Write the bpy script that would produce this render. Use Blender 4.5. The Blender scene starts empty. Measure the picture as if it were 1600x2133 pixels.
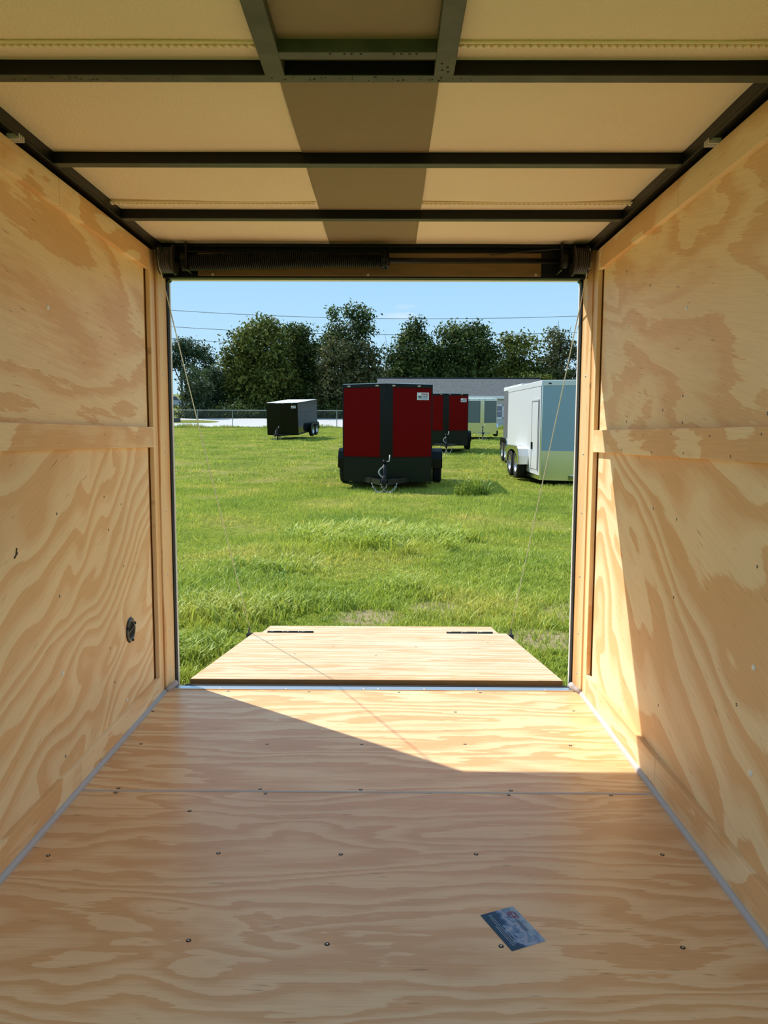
import bpy, math, random
import numpy as np
from mathutils import Vector, Matrix, Euler

# ------------------------------------------------------------------ camera, sky, sun, exposure
SC = bpy.context.scene
COL = SC.collection
PITCH, YAW, ROLL, FPX = 0.0995, -0.0055, 0.0036, 1593.7
cam_d = bpy.data.cameras.new('camera')
cam = bpy.data.objects.new('camera', cam_d)
COL.objects.link(cam)
fwd = Vector((math.sin(YAW) * math.cos(PITCH), math.cos(YAW) * math.cos(PITCH), -math.sin(PITCH)))
rgt = Vector((math.cos(YAW), -math.sin(YAW), 0))
upv = rgt.cross(fwd)
r2 = rgt * math.cos(ROLL) + upv * math.sin(ROLL)
u2 = -rgt * math.sin(ROLL) + upv * math.cos(ROLL)
cam.matrix_world = Matrix(((r2.x, u2.x, -fwd.x, 0.05), (r2.y, u2.y, -fwd.y, 0.0), (r2.z, u2.z, -fwd.z, 0.88), (0, 0, 0, 1)))
cam_d.sensor_fit = 'VERTICAL'
cam_d.sensor_height = 24.0
cam_d.lens = 24.0 * FPX / 2133.0
cam_d.clip_start = 0.02
cam_d.clip_end = 600
SC.camera = cam

world = bpy.data.worlds.new('sky')
SC.world = world
world.use_nodes = True
wt = world.node_tree
wt.nodes.clear()
w_out = wt.nodes.new('ShaderNodeOutputWorld')
w_bg = wt.nodes.new('ShaderNodeBackground')
w_tc = wt.nodes.new('ShaderNodeTexCoord')
w_sep = wt.nodes.new('ShaderNodeSeparateXYZ')
w_rmp = wt.nodes.new('ShaderNodeValToRGB')
wt.links.new(w_tc.outputs['Generated'], w_sep.inputs[0])
wt.links.new(w_sep.outputs['Z'], w_rmp.inputs[0])
cr = w_rmp.color_ramp
cr.elements[0].position = 0.0
cr.elements[0].color = (0.60, 0.82, 0.96, 1)
cr.elements[1].position = 0.10
cr.elements[1].color = (0.50, 0.77, 0.97, 1)
for p_, c_ in ((0.22, (0.36, 0.66, 0.96)), (0.5, (0.35, 0.63, 0.93)), (1.0, (0.31, 0.57, 0.88))):
    e_ = cr.elements.new(p_)
    e_.color = c_ + (1,)
# thin wisps of cloud, scattered over the whole sky
w_map = wt.nodes.new('ShaderNodeMapping')
w_map.inputs['Scale'].default_value = (5, 5, 22)
w_map.inputs['Location'].default_value = (1.3, 0.4, 2.1)
w_noi = wt.nodes.new('ShaderNodeTexNoise')
w_noi.inputs['Scale'].default_value = 1.6
w_noi.inputs['Detail'].default_value = 5
w_cr2 = wt.nodes.new('ShaderNodeValToRGB')
w_cr2.color_ramp.elements[0].position = 0.64
w_cr2.color_ramp.elements[0].color = (0, 0, 0, 1)
w_cr2.color_ramp.elements[1].position = 0.80
w_cr2.color_ramp.elements[1].color = (0.7, 0.7, 0.7, 1)
w_mix = wt.nodes.new('ShaderNodeMix')
w_mix.data_type = 'RGBA'
w_mix.inputs['B'].default_value = (0.85, 0.93, 0.98, 1)
wt.links.new(w_tc.outputs['Generated'], w_map.inputs[0])
wt.links.new(w_map.outputs[0], w_noi.inputs['Vector'])
wt.links.new(w_noi.outputs['Fac'], w_cr2.inputs[0])
wt.links.new(w_cr2.outputs[0], w_mix.inputs['Factor'])
wt.links.new(w_rmp.outputs[0], w_mix.inputs['A'])
wt.links.new(w_mix.outputs['Result'], w_bg.inputs['Color'])
w_bg.inputs['Strength'].default_value = 0.72
wt.links.new(w_bg.outputs[0], w_out.inputs[0])

SUN_TO = Vector((-0.946, 0.722, 1.40)).normalized()
sun_d = bpy.data.lights.new('sun', 'SUN')
sun_d.energy = 4.15
sun_d.angle = math.radians(0.53)
sun_d.color = (1.0, 0.95, 0.87)
sun = bpy.data.objects.new('sun', sun_d)
COL.objects.link(sun)
sun.rotation_euler = SUN_TO.to_track_quat('Z', 'Y').to_euler()
sun.location = (-20, 20, 30)

SC.view_settings.view_transform = 'Standard'
SC.view_settings.look = 'None'
SC.view_settings.gamma = 1.0
SC.view_settings.use_curve_mapping = False
SC.view_settings.exposure = 0.53
try:
    SC.cycles.max_bounces = 16
    SC.cycles.diffuse_bounces = 10
    SC.cycles.glossy_bounces = 4
    SC.cycles.sample_clamp_indirect = 0.0
    SC.cycles.use_denoising = True
except Exception:
    pass

R = random.Random(7)
NR = np.random.default_rng(11)

# ------------------------------------------------------------------ materials
MATS = {}


def pbr(name, col, rough=0.6, metal=0.0, spec=0.5, noise=0.0, nscale=8.0, bump=0.0, bscale=60.0, coat=0.0, c2=None, stretch=(1, 1, 1)):
    """plain Principled material with a little procedural colour variation and relief"""
    if name in MATS:
        return MATS[name]
    m = bpy.data.materials.new(name)
    m.use_nodes = True
    t = m.node_tree
    b = t.nodes['Principled BSDF']
    b.inputs['Base Color'].default_value = tuple(col) + (1,)
    b.inputs['Roughness'].default_value = rough
    b.inputs['Metallic'].default_value = metal
    b.inputs['Specular IOR Level'].default_value = spec
    b.inputs['Coat Weight'].default_value = coat
    b.inputs['Coat Roughness'].default_value = 0.06
    if noise or bump or c2:
        tc = t.nodes.new('ShaderNodeTexCoord')
        mp = t.nodes.new('ShaderNodeMapping')
        mp.inputs['Scale'].default_value = stretch
        t.links.new(tc.outputs['Object'], mp.inputs[0])
    if noise or c2:
        n = t.nodes.new('ShaderNodeTexNoise')
        n.inputs['Scale'].default_value = nscale
        n.inputs['Detail'].default_value = 4
        t.links.new(mp.outputs[0], n.inputs['Vector'])
        r = t.nodes.new('ShaderNodeValToRGB')
        a = col
        k = c2 if c2 else tuple(min(1, x * (1 - noise)) for x in col)
        r.color_ramp.elements[0].position = 0.35
        r.color_ramp.elements[1].position = 0.65
        r.color_ramp.elements[0].color = tuple(a) + (1,)
        r.color_ramp.elements[1].color = tuple(k) + (1,)
        t.links.new(n.outputs['Fac'], r.inputs[0])
        t.links.new(r.outputs[0], b.inputs['Base Color'])
    if bump:
        n2 = t.nodes.new('ShaderNodeTexNoise')
        n2.inputs['Scale'].default_value = bscale
        n2.inputs['Detail'].default_value = 2
        t.links.new(mp.outputs[0], n2.inputs['Vector'])
        bp = t.nodes.new('ShaderNodeBump')
        bp.inputs['Strength'].default_value = bump
        bp.inputs['Distance'].default_value = 0.01
        t.links.new(n2.outputs['Fac'], bp.inputs['Height'])
        t.links.new(bp.outputs[0], b.inputs['Normal'])
    MATS[name] = m
    return m


def plywood(name, along, cross, seed, sx=1.0, sy=3.0, bands=5.0, drift=3.0, jag=0.16, rough=0.5, spec=0.3, tint=(1, 1, 1), dist=0.5, dark=0.0, skew=0.0, con=1.0, det=2.2):
    """rotary-cut pine plywood: contour bands of a stretched height field, with ragged edges along the grain"""
    m = bpy.data.materials.new(name)
    m.use_nodes = True
    t = m.node_tree
    N, Lk = t.nodes, t.links
    b = N['Principled BSDF']
    tc = N.new('ShaderNodeTexCoord')
    sp = N.new('ShaderNodeSeparateXYZ')
    Lk.new(tc.outputs['Object'], sp.inputs[0])
    A, Cc = sp.outputs[along], sp.outputs[cross]

    def mth(op, a, v=None):
        n = N.new('ShaderNodeMath')
        n.operation = op
        for i, x in enumerate((a, v)):
            if x is None:
                continue
            if isinstance(x, (int, float)):
                n.inputs[i].default_value = x
            else:
                Lk.new(x, n.inputs[i])
        return n.outputs[0]

    def vec(ka, kc, s):
        n = N.new('ShaderNodeCombineXYZ')
        Lk.new(mth('MULTIPLY', A, ka), n.inputs[0])
        Lk.new(mth('MULTIPLY', Cc, kc), n.inputs[1])
        n.inputs[2].default_value = s
        return n.outputs[0]

    def noise(v, detail, rgh=0.5, d=0.0):
        n = N.new('ShaderNodeTexNoise')
        n.inputs['Scale'].default_value = 1.0
        n.inputs['Detail'].default_value = detail
        n.inputs['Roughness'].default_value = rgh
        n.inputs['Distortion'].default_value = d
        Lk.new(v, n.inputs['Vector'])
        return n.outputs['Fac']
    if skew:
        Cc = mth('ADD', Cc, mth('MULTIPLY', A, skew))
    h = noise(vec(sx, sy, seed), det, 0.45, dist)
    g = mth('ADD', mth('MULTIPLY', h, bands), mth('MULTIPLY', Cc, drift))
    j1 = mth('MULTIPLY', mth('SUBTRACT', noise(vec(9, 75, seed + 3.3), 3, 0.65), 0.5), jag * 2.6)
    r = mth('FRACT', mth('ADD', g, j1))
    ramp = N.new('ShaderNodeValToRGB')
    ramp.color_ramp.interpolation = 'EASE'
    e = ramp.color_ramp.elements
    li = (0.95 * tint[0], 0.74 * tint[1], 0.455 * tint[2], 1)
    md = (0.92 * tint[0], 0.675 * tint[1], 0.385 * tint[2], 1)
    dk = ((0.82 - dark) * tint[0], (0.505 - dark) * tint[1], (0.24 - dark * .6) * tint[2], 1)
    dk = tuple(a * (1 - con) + b_ * con for a, b_ in zip(li, dk))
    md = tuple(a * .5 + b_ * .5 for a, b_ in zip(li, dk))
    e[0].position, e[0].color = 0.0, dk
    e[1].position, e[1].color = 0.06, li
    for p, c in ((0.30, li), (0.56, md), (0.74, dk), (0.97, dk)):
        x = e.new(p)
        x.color = c
    Lk.new(r, ramp.inputs[0])
    fib = mth('ADD', mth('MULTIPLY', noise(vec(7, 240, seed + 9), 3, 0.6), 0.30), 0.85)
    big = mth('ADD', mth('MULTIPLY', noise(vec(1.6, 2.2, seed + 17), 3, 0.5), 0.30), 0.85)
    # short dark pores and flecks
    fl = noise(vec(16, 120, seed + 23), 1, 0.5)
    flr = N.new('ShaderNodeValToRGB')
    flr.color_ramp.elements[0].position = 0.70
    flr.color_ramp.elements[0].color = (1, 1, 1, 1)
    flr.color_ramp.elements[1].position = 0.80
    flr.color_ramp.elements[1].color = (0.62, 0.55, 0.48, 1)
    Lk.new(fl, flr.inputs[0])
    v1 = N.new('ShaderNodeVectorMath')
    v1.operation = 'SCALE'
    Lk.new(ramp.outputs[0], v1.inputs[0])
    Lk.new(mth('MULTIPLY', fib, big), v1.inputs['Scale'])
    v2 = N.new('ShaderNodeVectorMath')
    v2.operation = 'MULTIPLY'
    Lk.new(v1.outputs[0], v2.inputs[0])
    Lk.new(flr.outputs[0], v2.inputs[1])
    Lk.new(v2.outputs[0], b.inputs['Base Color'])
    b.inputs['Roughness'].default_value = rough
    b.inputs['Specular IOR Level'].default_value = spec
    bp = N.new('ShaderNodeBump')
    bp.inputs['Strength'].default_value = 0.12
    bp.inputs['Distance'].default_value = 0.002
    Lk.new(fib, bp.inputs['Height'])
    Lk.new(bp.outputs[0], b.inputs['Normal'])
    return m


M_steel = pbr('black_painted_steel', (0.004, 0.004, 0.004), 0.4, 0.0, 0.3, noise=0.4, nscale=12)
M_rib_lit = pbr('lit_rib_paint', (0.085, 0.098, 0.072), 0.5, 0.0, 0.4, noise=0.35, nscale=20)  # black paint lightened to grey-green, light from below put into the colour
M_ceil = pbr('cream_roof_liner', (0.94, 0.81, 0.62), 0.55, 0.0, 0.4, noise=0.05, nscale=3, bump=0.25, bscale=170)
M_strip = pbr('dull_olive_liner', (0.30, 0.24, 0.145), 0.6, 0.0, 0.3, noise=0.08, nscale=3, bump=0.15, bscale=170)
M_alu = pbr('aluminium', (0.72, 0.74, 0.77), 0.3, 0.9, 0.5)
M_white = pbr('white_aluminium', (0.80, 0.81, 0.82), 0.32, 0.0, 0.5)
M_caulk = pbr('grey_moulding', (0.50, 0.47, 0.47), 0.5, 0.0, 0.4)
M_lauan = pbr('dark_lauan', (0.24, 0.155, 0.065), 0.6, 0.0, 0.3, noise=0.15, nscale=9, stretch=(1, 6, 6))
M_groove_shade = pbr('shaded_groove_plywood', (0.36, 0.175, 0.055), 0.7, 0.0, 0.2, noise=0.2, nscale=30)  # wood darkened to brown, painting in the shade of the wall grooves
M_screw = pbr('zinc_screw', (0.75, 0.72, 0.68), 0.35, 0.7)
M_hole = pbr('dark_screw_recess', (0.04, 0.022, 0.012), 0.7)
M_wscrew = pbr('white_screw', (0.86, 0.86, 0.86), 0.35)
M_rubber = pbr('black_rubber', (0.012, 0.012, 0.012), 0.7, 0.0, 0.3)
M_cable = pbr('steel_cable', (0.62, 0.58, 0.47), 0.5, 0.2)
M_plastic = pbr('dark_grey_plastic', (0.03, 0.027, 0.023), 0.35)
M_black = pbr('matte_black', (0.006, 0.006, 0.006), 0.8)


# ------------------------------------------------------------------ mesh helpers
class MB:
    """collects shapes and links them as ONE mesh object"""

    def __init__(self):
        self.v, self.f, self.m = [], [], []
        self.cur = 0

    def _add(self, vs, fs):
        o = len(self.v)
        self.v.extend([tuple(x) for x in vs])
        for f in fs:
            self.f.append(tuple(i + o for i in f))
            self.m.append(self.cur)
        return self

    def box(self, x0, x1, y0, y1, z0, z1):
        vs = [(x0, y0, z0), (x1, y0, z0), (x1, y1, z0), (x0, y1, z0), (x0, y0, z1), (x1, y0, z1), (x1, y1, z1), (x0, y1, z1)]
        return self._add(vs, [(0, 3, 2, 1), (4, 5, 6, 7), (0, 1, 5, 4), (1, 2, 6, 5), (2, 3, 7, 6), (3, 0, 4, 7)])

    def poly(self, pts):
        return self._add(pts, [tuple(range(len(pts)))])

    def slab(self, pts, d):
        """a flat polygon given thickness along the vector d"""
        n = len(pts)
        d = Vector(d)
        vs = [Vector(p) for p in pts] + [Vector(p) + d for p in pts]
        fs = [tuple(reversed(range(n))), tuple(range(n, 2 * n))] + [(i, (i + 1) % n, n + (i + 1) % n, n + i) for i in range(n)]
        nrm = (vs[1] - vs[0]).cross(vs[2] - vs[0])
        if nrm.dot(d) < 0:
            fs = [tuple(reversed(f)) for f in fs]
        return self._add(vs, fs)

    def tube(self, pts, r, n=8, closed=False, caps=True):
        pts = [Vector(p) for p in pts]
        m = len(pts)
        rings = []
        prev = None
        for i, p in enumerate(pts):
            a = pts[(i - 1) % m] if (closed or i > 0) else p
            c = pts[(i + 1) % m] if (closed or i < m - 1) else p
            t = (c - a).normalized()
            if prev is None:
                ref = Vector((0, 0, 1)) if abs(t.z) < 0.9 else Vector((1, 0, 0))
                u = t.cross(ref).normalized()
            else:
                u = (prev - t * prev.dot(t)).normalized()
            prev = u
            w = t.cross(u)
            rr = r[i] if isinstance(r, (list, tuple)) else r
            rings.append([p + (u * math.cos(2 * math.pi * k / n) + w * math.sin(2 * math.pi * k / n)) * rr for k in range(n)])
        vs = [q for rg in rings for q in rg]
        fs = []
        for i in range(m if closed else m - 1):
            j = (i + 1) % m
            for k in range(n):
                l = (k + 1) % n
                fs.append((i * n + k, i * n + l, j * n + l, j * n + k))
        if caps and not closed:
            fs.append(tuple(reversed(range(n))))
            fs.append(tuple((m - 1) * n + k for k in range(n)))
        return self._add(vs, fs)

    def bar(self, a, b, w, h, up=(0, 0, 1)):
        """rectangular bar from a to b"""
        a, b, up = Vector(a), Vector(b), Vector(up)
        t = (b - a).normalized()
        s = t.cross(up).normalized() * (w / 2)
        q = s.cross(t).normalized() * (h / 2)
        vs = [a - s - q, a + s - q, a + s + q, a - s + q, b - s - q, b + s - q, b + s + q, b - s + q]
        return self._add(vs, [(0, 1, 2, 3), (7, 6, 5, 4), (0, 4, 5, 1), (1, 5, 6, 2), (2, 6, 7, 3), (3, 7, 4, 0)])

    def lathe(self, c, axis, prof, n=24):
        """revolve (radius, height) pairs about an axis through c; closes the profile on itself"""
        c, ax = Vector(c), Vector(axis).normalized()
        ref = Vector((0, 0, 1)) if abs(ax.z) < 0.9 else Vector((1, 0, 0))
        u = ax.cross(ref).normalized()
        w = ax.cross(u)
        m = len(prof)
        vs = []
        for k in range(n):
            a = 2 * math.pi * k / n
            d = u * math.cos(a) + w * math.sin(a)
            vs += [c + d * rr + ax * hh for rr, hh in prof]
        fs = []
        for k in range(n):
            l = (k + 1) % n
            for i in range(m - 1):
                fs.append((k * m + i, k * m + i + 1, l * m + i + 1, l * m + i))
        return self._add(vs, fs)

    def build(self, name, mat, parent=None, smooth=False, bevel=0.0, recalc=True):
        me = bpy.data.meshes.new(name)
        me.from_pydata(self.v, [], self.f)
        for mm in (mat if isinstance(mat, (list, tuple)) else [mat]):
            me.materials.append(mm)
        if len(me.materials) > 1:
            me.polygons.foreach_set('material_index', self.m)
        if recalc:
            import bmesh
            bm = bmesh.new()
            bm.from_mesh(me)
            bmesh.ops.recalc_face_normals(bm, faces=bm.faces)
            bm.to_mesh(me)
            bm.free()
        if smooth:
            me.polygons.foreach_set('use_smooth', [True] * len(me.polygons))
        me.update()
        o = bpy.data.objects.new(name, me)
        COL.objects.link(o)
        if parent is not None:
            o.parent = parent
        if bevel:
            bv = o.modifiers.new('edge', 'BEVEL')
            bv.width = bevel
            bv.segments = 2
            bv.limit_method = 'ANGLE'
        return o


def tag(o, label=None, cat=None, group=None, kind=None):
    if label:
        o['label'] = label
    if cat:
        o['category'] = cat
    if group:
        o['group'] = group
    if kind:
        o['kind'] = kind
    return o


def thing(name, label, cat, loc=(0, 0, 0), rot=(0, 0, 0), group=None):
    o = bpy.data.objects.new(name, None)
    COL.objects.link(o)
    o.location = loc
    o.rotation_euler = rot
    o.empty_display_size = 0.2
    return tag(o, label, cat, group)


def mesh_np(name, co, nper, mat, parent=None, tint=None):
    """triangles (nper=3) or quads (nper=4), all with vertices of their own"""
    n = len(co)
    me = bpy.data.meshes.new(name)
    me.vertices.add(n)
    me.vertices.foreach_set('co', np.ascontiguousarray(co, dtype=np.float32).ravel())
    me.loops.add(n)
    me.loops.foreach_set('vertex_index', np.arange(n, dtype=np.int32))
    me.polygons.add(n // nper)
    me.polygons.foreach_set('loop_start', np.arange(0, n, nper, dtype=np.int32))
    if tint is not None:
        at = me.attributes.new('tint', 'FLOAT', 'POINT')
        at.data.foreach_set('value', np.ascontiguousarray(tint, dtype=np.float32))
    me.materials.append(mat)
    me.update(calc_edges=True)
    o = bpy.data.objects.new(name, me)
    COL.objects.link(o)
    if parent is not None:
        o.parent = parent
    return o


# ------------------------------------------------------------------ terrain
TY = [-40, 0, 15, 20, 30, 44, 60, 75, 90, 120, 260]
TZ = [-0.28, -0.275, -0.245, -0.13, 0.20, 0.66, 1.42, 2.37, 3.3, 5.35, 14.5]


def ground_z(x, y):
    y = np.asarray(y, dtype=float)
    x = np.asarray(x, dtype=float)
    b = np.interp(y, TY, TZ)
    b2 = (np.interp(y - 2, TY, TZ) + np.interp(y + 2, TY, TZ)) / 2
    return 0.5 * b + 0.5 * b2 + 0.02 * np.sin(x * 1.3 + y * 0.7) * np.sin(y * 0.9 - x * 0.4) * np.clip((y - 4) / 6, 0, 1)


def gz(x, y):
    return float(ground_z(x, y))


def grass_material(name, blades):
    m = bpy.data.materials.new(name)
    m.use_nodes = True
    t = m.node_tree
    N, Lk = t.nodes, t.links
    b = N['Principled BSDF']
    tc = N.new('ShaderNodeTexCoord')
    n1 = N.new('ShaderNodeTexNoise')
    n1.inputs['Scale'].default_value = 0.55
    n1.inputs['Detail'].default_value = 5
    n1.inputs['Roughness'].default_value = 0.6
    Lk.new(tc.outputs['Object'], n1.inputs['Vector'])
    r = N.new('ShaderNodeValToRGB')
    e = r.color_ramp.elements
    if blades:
        e[0].position, e[0].color = 0.30, (0.28, 0.39, 0.055, 1)
        e[1].position, e[1].color = 0.68, (0.60, 0.56, 0.13, 1)
        x = e.new(0.5)
        x.color = (0.44, 0.50, 0.075, 1)
    else:
        e[0].position, e[0].color = 0.32, (0.11, 0.15, 0.014, 1)
        e[1].position, e[1].color = 0.70, (0.27, 0.25, 0.07, 1)
        x = e.new(0.5)
        x.color = (0.18, 0.215, 0.02, 1)
    Lk.new(n1.outputs['Fac'], r.inputs[0])
    col = r.outputs[0]
    if blades:
        at = N.new('ShaderNodeAttribute')
        at.attribute_name = 'tint'
        r2 = N.new('ShaderNodeValToRGB')
        q = r2.color_ramp.elements
        q[0].position, q[0].color = 0.0, (0.55, 0.62, 0.6, 1)
        q[1].position, q[1].color = 1.0, (2.1, 1.55, 2.4, 1)
        x = q.new(0.55)
        x.color = (1.0, 1.0, 1.0, 1)
        x = q.new(0.86)
        x.color = (1.25, 1.2, 1.1, 1)
        Lk.new(at.outputs['Fac'], r2.inputs[0])
        mx = N.new('ShaderNodeVectorMath')
        mx.operation = 'MULTIPLY'
        Lk.new(col, mx.inputs[0])
        Lk.new(r2.outputs[0], mx.inputs[1])
        col = mx.outputs[0]
        tr = N.new('ShaderNodeBsdfTranslucent')
        Lk.new(col, tr.inputs['Color'])
        ms = N.new('ShaderNodeMixShader')
        ms.inputs[0].default_value = 0.35
        Lk.new(b.outputs[0], ms.inputs[1])
        Lk.new(tr.outputs[0], ms.inputs[2])
        Lk.new(ms.outputs[0], N['Material Output'].inputs[0])
    else:
        n2 = N.new('ShaderNodeTexNoise')
        n2.inputs['Scale'].default_value = 14
        n2.inputs['Detail'].default_value = 6
        Lk.new(tc.outputs['Object'], n2.inputs['Vector'])
        r2 = N.new('ShaderNodeValToRGB')
        r2.color_ramp.elements[0].position = 0.3
        r2.color_ramp.elements[0].color = (0.55, 0.55, 0.5, 1)
        r2.color_ramp.elements[1].position = 0.7
        r2.color_ramp.elements[1].color = (1.25, 1.2, 1.2, 1)
        Lk.new(n2.outputs['Fac'], r2.inputs[0])
        mx = N.new('ShaderNodeVectorMath')
        mx.operation = 'MULTIPLY'
        Lk.new(col, mx.inputs[0])
        Lk.new(r2.outputs[0], mx.inputs[1])
        col = mx.outputs[0]
        bp = N.new('ShaderNodeBump')
        bp.inputs['Strength'].default_value = 0.8
        bp.inputs['Distance'].default_value = 0.05
        Lk.new(n2.outputs['Fac'], bp.inputs['Height'])
        Lk.new(bp.outputs[0], b.inputs['Normal'])
    if not blades:
        for (bx0, by0, rr) in [(-.98, 3.15, .34), (.93, 4.25, .25), (-.05, 4.75, .25), (1.35, 4.9, .34), (.35, 5.0, .24)]:
            ds = N.new('ShaderNodeVectorMath')
            ds.operation = 'DISTANCE'
            ds.inputs[1].default_value = (bx0, by0, -.26)
            Lk.new(tc.outputs['Object'], ds.inputs[0])
            mr = N.new('ShaderNodeMapRange')
            mr.inputs['From Min'].default_value = rr * .5
            mr.inputs['From Max'].default_value = rr * 1.15
            mr.inputs['To Min'].default_value = 0.85
            mr.inputs['To Max'].default_value = 0.0
            Lk.new(ds.outputs['Value'], mr.inputs['Value'])
            mi = N.new('ShaderNodeMix')
            mi.data_type = 'RGBA'
            mi.inputs['B'].default_value = (0.30, 0.235, 0.13, 1)
            Lk.new(mr.outputs['Result'], mi.inputs['Factor'])
            Lk.new(col, mi.inputs['A'])
            col = mi.outputs['Result']
    Lk.new(col, b.inputs['Base Color'])
    b.inputs['Roughness'].default_value = 0.55 if blades else 0.9
    b.inputs['Specular IOR Level'].default_value = 0.4 if blades else 0.1
    return m


M_ground = grass_material('turf_soil', False)
M_blade = grass_material('grass_blades', True)

xs = np.concatenate([np.linspace(-150, -32, 12), np.linspace(-30, 30, 61), np.linspace(32, 150, 12)])
ys = np.concatenate([np.linspace(-40, 2, 8), np.linspace(3, 62, 119), np.linspace(63, 100, 38), np.linspace(104, 260, 20)])
gx, gy = np.meshgrid(xs, ys)
gzv = ground_z(gx, gy)
mb = MB()
mb.v = [tuple(p) for p in np.stack([gx.ravel(), gy.ravel(), gzv.ravel()], 1).tolist()]
W_ = len(xs)
for i in range(len(ys) - 1):
    for j in range(W_ - 1):
        a = i * W_ + j
        mb.f.append((a, a + 1, a + W_ + 1, a + W_))
        mb.m.append(0)
tag(mb.build('ground', M_ground, smooth=True, recalc=False), kind='structure')

# ------------------------------------------------------------------ interior: floor
WX = 0.717          # face of the wall battens
Y0, Y1 = 0.78, 2.575     # shell starts ahead of the camera, its front left open to admit skylight
floor = tag(MB().box(-0.80, 0.80, Y0 - .05, 2.60, -0.10, -0.019).build('floor', M_steel), kind='structure')
PF1 = plywood('floor_plywood_near', 'X', 'Y', 4.0, sx=1.7, sy=5.5, bands=9.0, drift=15.0, jag=0.30, rough=0.34, spec=0.5, tint=(0.86, 0.735, 0.66), dark=0.03, con=0.78, det=3)
PF2 = plywood('floor_plywood_rear', 'X', 'Y', 21.0, sx=1.2, sy=7.0, bands=6.0, drift=13.0, jag=0.34, rough=0.34, spec=0.5, tint=(0.90, 0.80, 0.72), dark=0.02, con=0.95, det=2.5)
MB().box(-0.735, 0.735, Y0, 1.8185, -0.019, 0.0).build('plywood_sheet', PF1, floor, bevel=0.0012)
MB().box(-0.712, 0.712, 1.8155, 1.8225, -0.004, 0.0009).build('seam_strip', M_caulk, floor)
MB().box(-0.735, 0.735, 1.8225, 2.585, -0.019, 0.0).build('plywood_sheet', PF2, floor, bevel=0.0012)


def screw_mesh(name, rad, dep, mats, proud):
    b = MB()
    b.cur = 0
    b.lathe((0, 0, 0), (0, 0, 1), [(0.0, proud), (rad * .72, proud), (rad, proud * .35), (rad, 0.0)], 12)
    b.cur = 1
    b.lathe((0, 0, 0), (0, 0, 1), [(0.0, proud * 1.3), (rad * .38, proud * 1.3), (rad * .38, proud * .5)], 8)
    o = b.build(name, mats)
    me = o.data
    bpy.data.objects.remove(o)
    return me


ME_dark = screw_mesh('sunk_screw', 0.0048, 0.002, [M_hole, M_screw], 0.0007)
ME_zinc = screw_mesh('zinc_screw', 0.0042, 0.002, [M_screw, M_hole], 0.0012)
ME_wht = screw_mesh('white_screw', 0.0060, 0.003, [M_wscrew, M_screw], 0.0022)


def screws(me, pts, parent, rot=(0, 0, 0), sc=1.0, name='screw'):
    for p in pts:
        o = bpy.data.objects.new(name, me)
        COL.objects.link(o)
        o.parent = parent
        o.location = p
        o.rotation_euler = rot
        o.scale = (sc, sc, sc)


screws(ME_dark, [(x, y, 0.0) for x, y in [(-0.621, 1.808), (-0.622, 1.832), (-0.267, 1.832), (-0.25, 1.808), (-0.016, 1.832), (0.359, 1.832), (0.35, 1.808), (0.602, 1.81), (-0.661, 1.523), (-0.306, 1.536), (-0.047, 1.535), (0.239, 1.539), (0.633, 1.542), (-0.296, 1.255), (-0.053, 1.248), (0.249, 1.246), (0.563, 1.246), (-0.70, 2.368), (-0.655, 2.108), (-0.023, 2.113), (0.273, 2.119), (0.268, 2.376), (0.574, 2.114), (0.65, 2.392), (-0.294, 2.111), (-0.414, 1.718), (-0.5, 2.565), (-0.22, 2.562), (0.09, 2.563), (0.37, 2.564)]], floor)

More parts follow.
